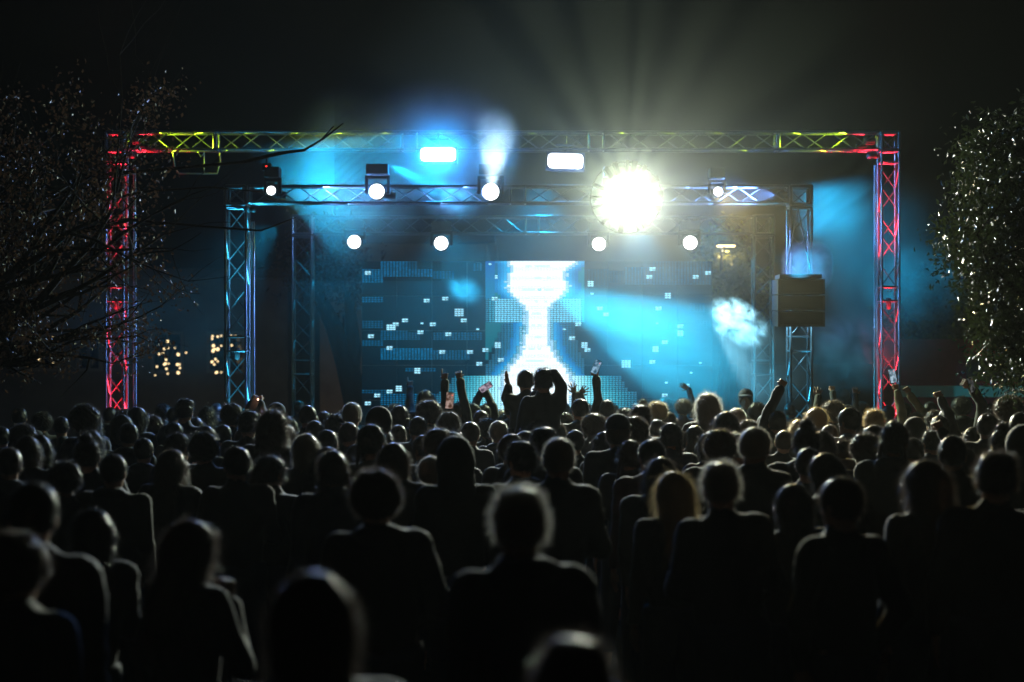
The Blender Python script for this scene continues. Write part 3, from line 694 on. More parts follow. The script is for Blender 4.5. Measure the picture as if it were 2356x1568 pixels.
def person_meshes(name, poseL=None, poseR=None, handL='open', handR='open', dL=(0, .05, -1), dR=(0, .05, -1), nL=(1, 0, 0), nR=(-1, 0, 0), sit=False, broad=1.0, hood=False):
    pl = poseL or RELAX[0]; pr = poseR or RELAX[1]
    arms = [(np.array([-.18 * broad, -.01, 1.405]), *map(lambda q: np.array(q, float), pl)), (np.array([.18 * broad, -.01, 1.405]), *map(lambda q: np.array(q, float), pr))]
    # ---- body: head, neck, torso, arms to the wrist
    def torso(p, g=0.0):
        d = sd_ell(p, (0, 0, 1.27), (.165 * broad + g, .105 + g, .19 + g)); d = smin(d, sd_cone(p, (-.145 * broad, -.01, 1.395), (.145 * broad, -.01, 1.395), .052 + g, .052 + g), .06)
        d = smin(d, sd_ell(p, (0, 0, 1.02), (.145 * broad + g, .1 + g, .2 + g)), .09); return smin(d, sd_cone(p, (0, -.012, 1.40), (0, -.004, 1.50), .07 + g, .056), .05)
    hd = lambda p: smin(sd_head(p), sd_cone(p, (0, -.012, 1.42), (0, 0, 1.56), .06, .054), .02)
    def legs(p, g=0.0):
        d = 9
        for s in (-1, 1):
            if sit: k = (s * .12, .38, .95); a = (s * .13, .42, .55)
            else: k = (s * .11, .02, .5); a = (s * .12, -.01, .1)
            q = smin(sd_cone(p, (s * .085, 0, .92), k, .092 + g, .062 + g), sd_cone(p, k, a, .06 + g, .042 + g), .03)
            q = smin(q, sd_cone(p, (a[0], a[1] - .02, a[2] - .06), (a[0] + s * .02, a[1] + .15, a[2] - .07), .04, .034), .03); d = np.minimum(d, q) if not isinstance(d, int) else q
        return d
    def armd(p, g=0.0, part=1.0):
        d = None
        for (sh, el, wr) in arms:
            w2 = el + (wr - el) * part
            q = smin(sd_cone(p, sh, el, .052 + g, .042 + g), sd_cone(p, el, w2, .041 + g, (.027 if part == 1 else .031) + g * 1.2), .02); d = q if d is None else np.minimum(d, q)
        return d
    allp = np.array([q for a in arms for q in a]); lo = np.minimum(allp.min(0) - .12, (-.34, -.18, 0)); hi = np.maximum(allp.max(0) + .12, (.34, .2, 1.6))
    if sit: hi[1] = max(hi[1], .66); lo[2] = .4
    V0, Q0 = surf(lambda p: smin(smin(torso(p), armd(p), .035), legs(p), .05), lo, hi, .022)
    V1, Q1 = surf(hd, (-.11, -.13, 1.40), (.11, .15, 1.74), .0085)
    parts = [(V0, Q0), (V1, Q1)]
    for (arm, hk, d, n, s) in ((arms[0], handL, dL, nL, 1), (arms[1], handR, dR, nR, -1)):
        S = hand_shapes(arm[2], d, n, hk, s); S.append((Vector(arm[2]) - (Vector(arm[2]) - Vector(arm[1])).normalized() * .05, Vector(arm[2]), .026, .021))
        pts = np.array([q for sh in S for q in sh[:2]])
        def f(p):
            dd = None
            for (a, b, ra, rb) in S:
                q = sd_cone(p, a, b, ra, rb); dd = q if dd is None else smin(dd, q, .006)
            return dd
        raised = hk != 'open' or arm[2][2] > 1.3
        parts.append(surf(f, pts.min(0) - .03, pts.max(0) + .03, .0045 if raised else .008))
    off = 0; Vs = []; Qs = []
    for V, Q in parts: Vs.append(V); Qs.append(Q + off); off += len(V)
    body = np_mesh(name + '_body', np.concatenate(Vs), np.concatenate(Qs))
    def jacket(p):
        d = smin(torso(p, .022), armd(p, .014, .93), .05)
        d = np.maximum(d, .86 - p[:, 2]) if not sit else np.maximum(d, .9 - p[:, 2])
        if hood: d = smin(d, np.maximum(sd_ell(p, (0, -.055, 1.47), (.115, .085, .06)), -sd_ell(p, (0, .0, 1.53), (.08, .08, .06))), .025)
        else: d = smin(d, np.maximum(sd_cone(p, (0, -.018, 1.45), (0, -.008, 1.49), .078, .072), -sd_cone(p, (0, -.01, 1.45), (0, 0, 1.6), .062, .062)), .015)
        return d + vnoise(p * np.array([1, 1, .6]), 22, 3 + len(name)) * .013 + vnoise(p * np.array([1, 1, 1.6]), 48, 5) * .005
    lo2 = lo.copy(); lo2[2] = .83 if min(a[2][2] for a in arms) > .9 else .76
    Vj, Qj = surf(jacket, lo2, hi + .05, .018)
    jm = np_mesh(name + '_jacket', Vj, Qj)
    Vt, Qt = surf(lambda p: np.maximum(smin(legs(p, .016), sd_ell(p, (0, 0, .93), (.155, .115, .1)), .06) + vnoise(p, 30, 9) * .004, np.maximum(p[:, 2] - .98, .12 - p[:, 2])), (-.3, -.18, .1 if not sit else .4), (.3, .2 if not sit else .6, 1.08), .024)
    tm = np_mesh(name + '_trousers', Vt, Qt)
    return body, jm, tm

def strands(V, N, n, L, seed, grav=.5, curl=0.0, w=.0016, out=.5, segs=3, sel=None):
    rs = np.random.RandomState(seed); ids = np.arange(len(V)) if sel is None else np.where(sel)[0]
    k = rs.choice(ids, n); b = V[k] + rs.normal(size=(n, 3)) * .004; nr = N[k]
    d = nr * out + rs.normal(size=(n, 3)) * .35; d[:, 2] -= grav * .6
    # comb away from the crown
    d /= np.linalg.norm(d, axis=1)[:, None]
    side = np.cross(d, rs.normal(size=(n, 3))); side /= np.linalg.norm(side, axis=1)[:, None]
    Ls = (L * rs.uniform(.4, 1.3, n))[:, None]; rows = []; p = b
    ph = rs.uniform(0, 6.28, n)
    for s in range(segs + 1):
        ww = w * (1 - .8 * s / segs); rows.append(np.stack([p - side * ww, p + side * ww], 1))
        d = d + np.array([0, 0, -grav * .5]) + (curl * (side * np.cos(ph + s * 1.9)[:, None] + np.cross(d, side) * np.sin(ph + s * 1.9)[:, None]) if curl else 0)
        d /= np.linalg.norm(d, axis=1)[:, None]; p = p + d * Ls / segs
    A = np.stack(rows, 1).reshape(-1, 3); m = (segs + 1) * 2
    q = np.concatenate([np.stack([np.arange(n) * m + 2 * s, np.arange(n) * m + 2 * s + 1, np.arange(n) * m + 2 * s + 3, np.arange(n) * m + 2 * s + 2], 1) for s in range(segs)])
    return A, q
def normals(fn, V, e=.003):
    g = np.stack([fn(V + np.eye(3)[i] * e) - fn(V - np.eye(3)[i] * e) for i in range(3)], 1); return g / np.maximum(np.linalg.norm(g, axis=1)[:, None], 1e-9)
def hair_mesh(kind, seed):
    rs = np.random.RandomState(seed)
    face = lambda p: sd_ell(p, (0, .10, 1.575), (.068, .075, .085))      # kept free
    nz = lambda p, s, a: vnoise(p, s, seed) * a
    cap = lambda p, g: sd_ell(p, (0, -.004, 1.632), (.078 + g, .099 + g, .096 + g))
    box = ((-.17, -.19, 1.40), (.17, .16, 1.80)); h = .0075; st = []
    if kind == 'short':
        fn = lambda p: np.maximum(np.maximum(cap(p, .009), -face(p)), 1.555 - p[:, 2] + .25 * (p[:, 1] + .05)) + nz(p, 70, .004); st = [(3400, .013, .3, 0, .0009, .5)]
    elif kind == 'tuft':
        fn = lambda p: np.maximum(np.maximum(smin(cap(p, .008), sd_ell(p, (.01, .02, 1.70), (.075, .085, .045)), .02), -face(p)), 1.56 - p[:, 2] + .2 * (p[:, 1] + .05)) + nz(p, 60, .007); st = [(3600, .028, .15, .25, .0010, .6)]
    elif kind == 'curly':
        fn = lambda p: np.maximum(np.maximum(sd_ell(p, (0, -.012, 1.640), (.112, .122, .112)), -face(p)), 1.54 - p[:, 2]) + nz(p, 75, .012); st = [(5200, .026, .1, 1.0, .0010, .8)]
    elif kind == 'afro':
        fn = lambda p: np.maximum(np.maximum(sd_ell(p, (0, -.015, 1.645), (.128, .132, .122)), -face(p)), 1.53 - p[:, 2]) + nz(p, 85, .010); st = [(6500, .03, 0, 1.2, .0009, 1.0)]
    elif kind == 'bob':
        fn = lambda p: np.maximum(np.maximum(smin(cap(p, .014), sd_cone(p, (0, -.02, 1.60), (0, -.03, 1.50), .098, .088), .03), -sd_ell(p, (0, .11, 1.54), (.068, .09, .12))), 1.475 - p[:, 2] + nz(p, 40, .01)) + nz(p, 50, .004); st = [(4500, .05, .9, .05, .0011, .35)]
    elif kind in ('long', 'wavy'):
        w = .010 if kind == 'wavy' else .004
        fn = lambda p: np.maximum(np.maximum(smin(cap(p, .014), sd_cone(p, (0, -.03, 1.60), (0, -.075, 1.28), .098, .100), .04), -sd_ell(p, (0, .13, 1.50), (.072, .11, .2))), 1.22 - p[:, 2] + nz(p * np.array([2, 2, .3]), 45, .03)) + nz(p * np.array([1.4, 1.4, .5 if kind == 'long' else 1]), 60, w)
        box = ((-.19, -.22, 1.17), (.19, .16, 1.80)); st = [(6500, .09, .9, .12 if kind == 'wavy' else .02, .0011, .35)]
        if kind == 'wavy': st.append((3000, .05, .3, .8, .0012, .7))
    elif kind == 'bun':
        fn = lambda p: smin(np.maximum(np.maximum(cap(p, .008), -face(p)), 1.545 - p[:, 2]), sd_ell(p, (0, -.05, 1.745), (.042, .042, .038)), .012) + nz(p, 80, .004)
        box = ((-.17, -.19, 1.40), (.17, .16, 1.83)); st = [(4200, .03, .1, .5, .0011, .6)]
    elif kind == 'ponytail':
        fn = lambda p: smin(np.maximum(np.maximum(cap(p, .009), -face(p)), 1.55 - p[:, 2]), smin(sd_cone(p, (0, -.10, 1.66), (.01, -.15, 1.56), .028, .034), sd_cone(p, (.01, -.15, 1.56), (.02, -.13, 1.36), .034, .012), .02), .012) + nz(p, 70, .004)
        box = ((-.17, -.22, 1.30), (.17, .16, 1.80)); st = [(4500, .05, .6, .1, .0011, .4)]
    elif kind == 'braids':
        def fn(p):
            d = np.maximum(np.maximum(cap(p, .012), -face(p)), 1.50 - p[:, 2])
            for s in (-1, 1):
                for j, a in enumerate((.065, .085)):
                    d = smin(d, sd_cone(p, (s * a * .9, -.03 - .03 * j, 1.60), (s * (a + .03 * j), -.05 - .03 * j, 1.33), .016, .008), .01)
            return d + nz(p, 90, .004)
        box = ((-.19, -.2, 1.28), (.19, .16, 1.80)); st = [(3500, .03, .4, .3, .0012, .5)]
    elif kind == 'bald':
        fn = lambda p: np.maximum(np.maximum(cap(p, .0025), -face(p)), np.maximum(1.565 - p[:, 2], 0 * p[:, 2] - 1)); st = [(2500, .007, .1, 0, .0010, .8)]
    V, Q = surf(fn, *box, h); N = normals(fn, V); Vs = [V]; Qs = [Q]; off = len(V)
    for (n, L, g, c, w, out) in st:
        up = V[:, 2] > 1.50 if kind not in ('long', 'wavy', 'ponytail', 'braids', 'bob') else None
        a, q = strands(V, N, n, L, seed + 1, g, c, w, out, 3, up); Vs.append(a); Qs.append(q + off); off += len(a)
    return np_mesh('hair_' + kind, np.concatenate(Vs), np.concatenate(Qs))
def cap_mesh(kind):
    if kind == 'cap':
        fn = lambda p: np.minimum(np.maximum(sd_ell(p, (0, -.002, 1.655), (.092, .112, .095)), 1.64 - p[:, 2]), np.maximum(sd_ell(p, (0, .10, 1.652), (.085, .10, .02)), .02 - p[:, 1])) + vnoise(p, 20, 2) * .001
    elif kind == 'beanie':
        fn = lambda p: np.maximum(smin(sd_ell(p, (0, -.012, 1.665), (.098, .116, .11)), sd_ell(p, (0, -.005, 1.615), (.10, .118, .035)), .008), 1.585 - p[:, 2]) + vnoise(p, 160, 4) * .0015
    elif kind == 'hat':
        fn = lambda p: np.minimum(np.maximum(sd_ell(p, (0, 0, 1.665), (.095, .112, .125)), 1.635 - p[:, 2]), sd_ell(p, (0, 0, 1.645), (.185, .20, .013)))
    elif kind == 'hood':
        fn = lambda p: np.maximum(smin(sd_ell(p, (0, -.02, 1.63), (.112, .13, .135)), sd_cone(p, (0, -.04, 1.56), (0, -.03, 1.44), .10, .12), .04), -sd_ell(p, (0, .13, 1.59), (.075, .10, .12))) + vnoise(p, 35, 4) * .003
    V, Q = surf(fn, (-.21, -.22, 1.38), (.21, .24, 1.82), .008); return np_mesh(kind, V, Q)

HAIRM = {}
HK = {'short': .158 + .03, 'tuft': .195, 'curly': .25, 'afro': .28, 'bob': .225, 'long': .225, 'wavy': .245, 'bun': .185, 'ponytail': .19, 'braids': .20, 'bald': .165, 'cap': .19, 'beanie': .20, 'hat': .20, 'hood': .225}
HTOP = {'short': 1.745, 'tuft': 1.765, 'curly': 1.765, 'afro': 1.785, 'bob': 1.755, 'long': 1.755, 'wavy': 1.76, 'bun': 1.79, 'ponytail': 1.75, 'braids': 1.75, 'bald': 1.735, 'cap': 1.755, 'beanie': 1.78, 'hat': 1.79, 'hood': 1.77}
def get_hair(kind):
    if kind not in HAIRM: HAIRM[kind] = cap_mesh(kind) if kind in ('cap', 'beanie', 'hat', 'hood') else hair_mesh(kind, 40 + len(HAIRM))
    return HAIRM[kind]
HC_ = {'black': (.018, .014, .012), 'brown': (.055, .03, .018), 'light': (.16, .10, .055), 'blond': (.36, .26, .13)}
HT_ = {'black': (.034, .033, .036), 'brown': (.09, .075, .066), 'light': (.6, .58, .53), 'blond': (.42, .33, .19)}  # light strands are raised to put rim light into chosen heads
HM = {k: mat('hair_' + k, c, .42, transl=.38, spec=.6, tcol=HT_[k]) for k, c in HC_.items()}
SKIN = [mat('skin_%s' % n, c, .55, var=.08, scale=25, spec=.4) for n, c in (('pale', (.48, .28, .20)), ('tan', (.33, .18, .12)), ('brown', (.16, .085, .055)))]
CL = {n: mat('cloth_' + n, c, .85, sheen=.12, var=.18, scale=14, bump=.15) for n, c in (('black', (.008, .008, .009)), ('charcoal', (.016, .016, .018)), ('navy', (.009, .012, .026)), ('olive', (.018, .019, .011)), ('maroon', (.06, .012, .014)), ('grey', (.09, .09, .09)), ('cream', (.30, .25, .16)))}
DENIM = mat('denim', (.02, .028, .045), .85, var=.2)
TYPES = [person_meshes('slouchy', hood=True, poseL=((-.25, -.04, 1.10), (-.2, .12, .9)), poseR=((.27, .0, 1.13), (.16, .2, 1.02))),
 person_meshes('hands_pocket', broad=1.04, poseL=((-.31, -.06, 1.13), (-.2, .04, .92)), poseR=((.31, -.06, 1.13), (.2, .04, .92))),
 person_meshes('hand_mouth', poseR=((.27, .08, 1.14), (.08, .17, 1.38)), handR='fist', dR=(-.3, .1, 1), nR=(-1, 0, 0), broad=.96),
 person_meshes('bulky_coat', hood=True, broad=1.16), person_meshes('plain'), person_meshes('hooded', hood=True, broad=1.06), person_meshes('slim', broad=.9), person_meshes('crossed', poseL=((-.25, .05, 1.13), (-.05, .22, 1.12)), poseR=((.25, .05, 1.13), (.05, .22, 1.1)), dL=(1, .2, 0), dR=(-1, .2, 0), nL=(0, -1, 0), nR=(0, -1, 0))]
PEOPLE = []
def person(x, y, s, hair, meshes=None, rz=0.0, hcol='black', skin=0, cloth='charcoal', lean=0.0, z=0.0, wide=1.0, info=None):
    body, jk, tr = meshes or random.choice(TYPES)
    t = thing('person', '', 'person', (x, y, z), (0, 0, rz), 'audience crowd watching the stage')
    t.scale = (s * wide, s * wide, s)
    ln = lean or (0 if meshes else random.gauss(0, .035)); t.rotation_euler = (random.uniform(-.03, .05) if not meshes else 0, ln, rz)
    if ln: t.location.x -= math.sin(ln) * 1.6 * s
    b = link('body', body, None, t)
    def om(o, m):
        if len(o.data.materials) == 0: o.data.materials.append(None)
        o.material_slots[0].link = 'OBJECT'; o.material_slots[0].material = m
    om(b, SKIN[skin])
    j = link('jacket', jk, None, t); om(j, CL[cloth])
    q = link('trousers', tr, None, t); om(q, DENIM)
    iscap = hair in ('cap', 'beanie', 'hat', 'hood')
    if iscap:
        c = link({'cap': 'cap', 'beanie': 'beanie', 'hat': 'hat', 'hood': 'hood'}[hair], get_hair(hair), None, t); om(c, CL['navy' if hair == 'cap' else 'charcoal' if hair == 'beanie' else 'black'])
        if hair in ('cap', 'hat'): h = link('hair', get_hair('short'), None, t); om(h, HM[hcol]); h.scale = (.99, .99, .985)
    else:
        h = link('hair', get_hair(hair), None, t); om(h, HM[hcol]); a = random.uniform(-.35, .35); h.rotation_euler = (0, 0, 0)
    PEOPLE.append(dict(o=t, hair=hair, hcol=hcol, cloth=cloth, x=x, y=y, s=s, info=info)); return t

# -------- (centre x, top y, width) of heads, in pixels of the 3215 wide photograph
SF = 5359.0; SH = 1113.5; SC = 1607.5
H = [  # x, ytop, w, hair, extra
 (983,1772,325,'bob',dict(c='charcoal',h='brown')), (1788,1972,300,'tuft',dict(c='black',h='brown')),
 (1182,1462,190,'curly',dict(c='black',h='brown')), (1632,1512,190,'tuft',dict(c='black',h='light')),
 (1753,1368,112,'short',dict(c='charcoal',h='light')), (1425,1360,128,'hood',dict(c='olive')), (1235,1382,120,'bob',dict(c='charcoal',h='brown')),
 (1364,1426,98,'short',dict(c='charcoal',h='light')), (2114,1472,140,'long',dict(c='black',h='blond')), (2268,1436,135,'tuft',dict(c='black',h='light')),
 (2366,1336,112,'short',dict(c='charcoal',h='light',w=1.12)), (2882,1432,150,'long',dict(c='black',h='brown')), (2655,1492,145,'short',dict(c='black')),
 (3125,1405,150,'tuft',dict(c='black',w=1.1)), (2640,1372,86,'wavy',dict(c='black',h='brown')), (2482,1508,120,'bob',dict(c='black')),
 (590,1620,190,'long',dict(c='black',h='brown')), (872,1420,112,'ponytail',dict(c='black',h='black',w=1.15)), (272,1585,170,'bob',dict(c='black')),
 (110,1500,170,'short',dict(c='black')), (533,1405,112,'long',dict(c='black')), (98,1650,190,'curly',dict(c='black')),
 (2050,1375,96,'short',dict(c='maroon')), (1590,1372,92,'bob',dict(c='black')), (2228,1350,96,'bob',dict(c='maroon')),
 (2540,1400,96,'short',dict(c='black')), (2990,1360,100,'short',dict(c='black')), (2790,1378,84,'short',dict(c='black')), (740,1395,100,'short',dict(c='black')),
 (1040,1395,90,'long',dict(c='black')), (360,1420,100,'short',dict(c='black')), (200,1440,104,'curly',dict(c='black')),
 (134,1288,80,'afro',dict()), (73,1325,108,'afro',dict()), (6,1335,60,'short',dict()), (193,1303,60,'short',dict()), (277,1262,106,'afro',dict(h='brown')), (280,1372,82,'long',dict()),
 (430,1272,74,'bob',dict()), (403,1325,72,'short',dict()), (482,1300,80,'curly',dict(h='brown')), (547,1322,62,'short',dict()), (512,1264,64,'curly',dict()), (578,1245,62,'tuft',dict()),
 (614,1306,70,'long',dict()), (651,1271,66,'wavy',dict()), (727,1261,84,'curly',dict(h='brown')), (778,1282,74,'tuft',dict(c='black')), (869,1260,62,'cap',dict()), (842,1310,54,'short',dict()), (700,1330,60,'short',{}),
 (960,1270,58,'bald',dict()), (1018,1288,56,'short',{}), (1110,1259,66,'short',dict(h='light')), (1088,1279,64,'tuft',{}), (1190,1272,86,'beanie',dict(c='charcoal')), (1240,1264,56,'afro',{}),
 (907,1302,74,'curly',{}), (893,1326,76,'braids',dict(h='brown')), (976,1294,54,'bald',{}), (989,1316,64,'short',dict(h='brown')), (1094,1322,68,'short',dict(h='brown')), (957,1354,54,'bob',dict(h='light')), (1150,1335,62,'short',{}),
 (1338,1219,60,'bob',{}), (1313,1304,68,'short',{}), (1410,1288,84,'curly',dict(h='brown')), (1352,1290,56,'cap',{}), (1610,1248,58,'short',{}), (1526,1260,52,'short',{}), (1512,1284,56,'short',{}), (1570,1282,50,'short',dict(h='light')),
 (1597,1294,58,'curly',{}), (1573,1316,52,'short',dict(h='light')), (1656,1279,58,'short',{}), (1690,1312,92,'afro',dict(c='black')), (1736,1282,48,'short',dict(h='light')), (1771,1290,66,'curly',{}), (1745,1318,60,'bob',{}),
 (1825,1248,60,'short',{}), (1850,1268,62,'curly',{}), (1863,1290,90,'afro',{}), (1530,1308,82,'curly',{}), (1480,1320,60,'short',{}), (1445,1255,48,'short',{}),
 (1961,1277,76,'curly',{}), (2060,1256,74,'curly',dict(h='blond')), (2018,1250,50,'bun',dict(h='brown')), (2090,1243,50,'afro',{}), (2062,1313,60,'short',{}), (2101,1290,54,'short',{}), (1920,1262,50,'curly',{}), (1985,1330,64,'bob',{}),
 (2152,1247,64,'curly',dict(c='maroon')), (2222,1227,82,'wavy',dict(c='maroon',h='light')), (2305,1277,62,'short',dict(h='light')), (2343,1312,74,'curly',{}), (2401,1300,56,'cap',{}), (2436,1288,60,'short',{}), (2180,1330,62,'bob',dict(c='maroon')),
 (2350,1262,44,'short',{}), (2378,1258,42,'curly',{}), (2508,1312,56,'long',dict(h='blond',c='cream')), (2570,1273,74,'long',dict(h='blond')), (2653,1275,72,'short',{}), (2673,1307,64,'tuft',{}), (2735,1278,70,'tuft',dict(h='blond')), (2742,1328,84,'short',dict(h='brown')),
 (2805,1316,58,'short',{}), (2875,1305,80,'hood',dict(c='olive')), (3020,1240,74,'afro',{}), (3166,1236,96,'afro',{}), (3100,1293,72,'short',{}), (3162,1332,98,'curly',{}), (2640,1216,52,'afro',{}), (2965,1278,62,'short',dict(c='maroon')), (2930,1345,74,'tuft',{}), (3055,1335,80,'bob',{}), (2610,1330,62,'short',{}), (2860,1368,70,'short',{}), (2700,1352,66,'curly',{}),
 (455,1370,70,'short',{}), (640,1350,66,'curly',{}), (1250,1330,66,'short',{}), (1390,1340,60,'short',{}), (1650,1345,64,'bob',{}), (1800,1345,72,'short',{}), (1905,1350,70,'long',{}), (2130,1345,62,'short',{}), (2460,1345,66,'short',{}), (2560,1345,64,'bob',{}), (830,1350,60,'short',{}), (760,1340,56,'short',{}), (1200,1345,60,'tuft',{}), (1030,1345,60,'short',{}), (30,1400,96,'short',{}), (550,1275,44,'short',{}), (690,1262,44,'short',{}), (940,1255,40,'short',{}), (1060,1292,44,'curly',{}), (2480,1262,44,'short',{}), (2600,1256,46,'short',{}), (2700,1258,46,'curly',{}), (2790,1270,50,'short',{}), (2840,1262,48,'short',{}), (2920,1258,50,'short',{}), (1390,1262,44,'short',{}), (1480,1262,44,'curly',{}), (1680,1262,44,'short',{}), (1780,1262,44,'short',{}), (1880,1258,44,'short',{}), (60,1275,56,'short',{}), (350,1275,50,'short',{}), (3205,1290,80,'short',{}),
]
taken = []
def spot(x, yt, w, hair, relax=True, wide=1.0):
    Wst = HK[hair] * wide; HT = HTOP[hair]
    D0 = SF * Wst / w; best = None
    for k, mlt in enumerate((1, .97, 1.03, .94, 1.06, .9, 1.1, .86, 1.14, .82, 1.2, 1.26, .78, 1.33)):
        D = D0 * mlt
        z = CAMZ - (yt - SH) * D / SF; s = z / HT
        if not .84 <= s <= 1.13: continue
        X = (x - SC) * D / SF; dm = min([math.hypot((X - a) * 1.0, (D - b)) for a, b in taken] + [9])
        sc = -abs(mlt - 1) * 1.2 + min(dm, .40) * 2.0
        if best is None or sc > best[0]: best = (sc, X, D, s)
        if dm > .4 and k < 6: break
    if best is None:
        s = .9 if z < 1.5 else 1.1; D = (CAMZ - s * HT) * SF / (yt - SH); X = (x - SC) * D / SF; best = (0, X, D, s)
    _, X, D, s = best; taken.append((X, D)); return X, D, s
# ---- people with raised arms: unique bodies (x = head centre etc. as above)
def aim(px, py, D, X, s, rz=0):          # picture pixel at depth D -> local coordinates of a person standing at X
    p = np.array([(px - SC) * D / SF - X, 0, CAMZ - (py - SH) * D / SF]); return p / s
def raised(x, yt, w, hair, left=None, right=None, hl='open', hr='open', dl=None, dr=None, nl=(0, 1, 0), nr=(0, 1, 0), fwd=.12, **k):
    X, D, s = spot(x, yt, w, hair)
    out = []
    for side, tg in ((-1, left), (1, right)):
        if tg is None: out.append(None); continue
        (ex, ey), (wx, wy) = tg
        e = aim(ex, ey, D, X, s); q = aim(wx, wy, D, X, s); sh = np.array([side * .18, -.01, 1.405])
        e[1] = .10 + fwd * .3; q[1] = .1 + fwd
        d1 = e - sh; L1 = np.linalg.norm(d1); e = sh + d1 * np.clip(L1, .24, .34) / L1
        d2 = q - e; L2 = np.linalg.norm(d2); q = e + d2 * np.clip(L2, .22, .30) / L2
        out.append((tuple(e), tuple(q)))
    c = dict(c='charcoal', h='black'); c.update(k)
    def dd(p, given): return given if given else tuple(np.array(p[1]) - np.array(p[0])) if p else (0, .05, -1)
    ms = person_meshes('reach%d' % len(PEOPLE), out[0], out[1], hl, hr, dd(out[0], dl), dd(out[1], dr), nl if out[0] else (1, 0, 0), nr if out[1] else (-1, 0, 0))
    t = person(X, D, s, hair, ms, 0, c['h'], c.get('skin', 1), c['c'], info=k.get('info'))
    t['pose'] = 1
    hands = [None if o is None else Vector((X, D, 0)) + Vector(np.array(o[1]) * s) for o in out]
    return t, hands, (X, D, s)
def phone(loc, rot, label, scr, strength=1.2, s=1.0, lit=None):
    t = thing('phone', label, 'phone', loc, rot, 'phones held up by the audience'); t.scale = (s, s, s)
    b = MB(); W, Hh = .075, .155; r = .011
    pts = [(sx * (W / 2 - r) + r * math.cos(a), sz * (Hh / 2 - r) + r * math.sin(a)) for (sx, sz, a0) in ((1, 1, 0), (-1, 1, 90), (-1, -1, 180), (1, -1, 270)) for a in [R(a0 + j * 22.5) for j in range(5)]]
    n = len(pts); b.add([(x, y, z) for y in (-.004, .004) for x, z in pts], [tuple(range(n)), tuple(range(2 * n - 1, n - 1, -1))] + [(i, i + n, (i + 1) % n + n, (i + 1) % n) for i in range(n)])
    b.build('case', BLACKM, t)
    b = MB(); b.add([(-.034, -.0048, -.072), (.034, -.0048, -.072), (.034, -.0048, .072), (-.034, -.0048, .072)], [(0, 1, 2, 3)])
    key = 'phone_screen_%s' % '_'.join('%02d' % int(c * 20) for c in scr)
    if key not in MATS:
        m = bpy.data.materials.new(key); m.use_nodes = True; nt = m.node_tree; nt.nodes.remove(nt.nodes['Principled BSDF']); e = nt.nodes.new('ShaderNodeEmission'); tc = nt.nodes.new('ShaderNodeTexCoord')
        nz = nt.nodes.new('ShaderNodeTexNoise'); nz.inputs['Scale'].default_value = 22; cr = nt.nodes.new('ShaderNodeValToRGB'); nt.links.new(tc.outputs['Object'], nz.inputs['Vector']); nt.links.new(nz.outputs['Fac'], cr.inputs[0])
        cr.color_ramp.elements[0].position = .42; cr.color_ramp.elements[0].color = (*[c * .25 for c in scr], 1); cr.color_ramp.elements[1].position = .66; cr.color_ramp.elements[1].color = (*[min(1, c * .8 + .25) for c in scr], 1)
        nt.links.new(cr.outputs[0], e.inputs[0]); e.inputs[1].default_value = strength; nt.links.new(e.outputs[0], nt.nodes['Material Output'].inputs[0]); m.cycles.emission_sampling = 'NONE'; MATS[key] = m
    b.build('screen', MATS[key], t)
    b = MB(); b.lathe([(.0045, 0), (.003, .001), (.0003, .0012)], Matrix.Translation((.018, -.0052, .05)) @ Matrix.Rotation(R(90), 4, 'X'), 8); b.build('record_button', emat('record_red', (1, .05, .04), 1.5), t)
    return t
def on_palm(h, d, off=(0, -.01, .09)): return Vector(h) + Vector(off)

raised(1335, 1232, 56, 'bob', left=((1284, 1262), (1284, 1222)), hl='point', info='pointing one finger up before the dim screen half')
raised(1425, 1262, 56, 'short', left=((1402, 1240), (1394, 1196)), right=((1450, 1235), (1440, 1185)), hl='point', hr='droop', info='with both arms high, one finger pointing, other hand drooping')
t, hd, g = raised(1520, 1268, 54, 'short', left=((1490, 1262), (1508, 1236)), right=((1542, 1262), (1526, 1232)), hl='grip', hr='grip', fwd=.2, info='holding up a tilted phone with both hands left of the glow')
phone(Vector(((1524 - SC) * g[1] / SF, g[1] + .20, CAMZ - (1216 - SH) * g[1] / SF)), (0, R(57), 0), 'tilted phone with a pinkish screen held up left of the bright glow', (.4, .28, .42), .9)
phone(Vector(((1412 - SC) * 15.4 / SF, 15.4, CAMZ - (1257 - SH) * 15.4 / SF)), (0, R(5), 0), 'dark upright phone with a faint orange screen between two raised arms', (.35, .16, .1), .8)
t, hd, g = raised(1697, 1290, 84, 'curly', left=((1668, 1252), (1688, 1226)), right=((1730, 1252), (1706, 1226)), hl='grip', hr='grip', fwd=.22, info='with both hands joined overhead before the white glow')
phone(Vector(((1698 - SC) * 15.6 / SF, 15.6, CAMZ - (1287 - SH) * 15.6 / SF)), (0, 0, 0), 'small bright cyan phone screen glowing below the two dark figures', (.02, .42, .8), 1.0)
raised(1822, 1272, 50, 'short', left=((1812, 1262), (1806, 1238)), right=((1838, 1262), (1818, 1238)), hl='spread', hr='spread', dl=(-.2, 0, 1), dr=(.75, 0, .6), info='with fingers spread wide right of the white glow')
t, hd, g = raised(1905, 1252, 56, 'short', left=((1886, 1238), (1874, 1186)), hl='grip', info='stretching one long arm up with the highest phone')
phone(Vector(((1874 - SC) * g[1] / SF, g[1] + .14, CAMZ - (1152 - SH) * g[1] / SF)), (R(0), R(24), R(0)), 'phone with a blue lit screen held highest, right of the bright glow', (.08, .35, .6), 1.0)
raised(2200, 1262, 44, 'short', left=((2180, 1242), (2168, 1222)), hl='open', dl=(-.8, 0, .5), info='reaching a faint hand over heads, left of the tall wavy head')
raised(2440, 1286, 66, 'short', left=((2428, 1262), (2462, 1218)), hl='fist', c='charcoal', info='raising a fist and bare forearm before the short cyan tower')
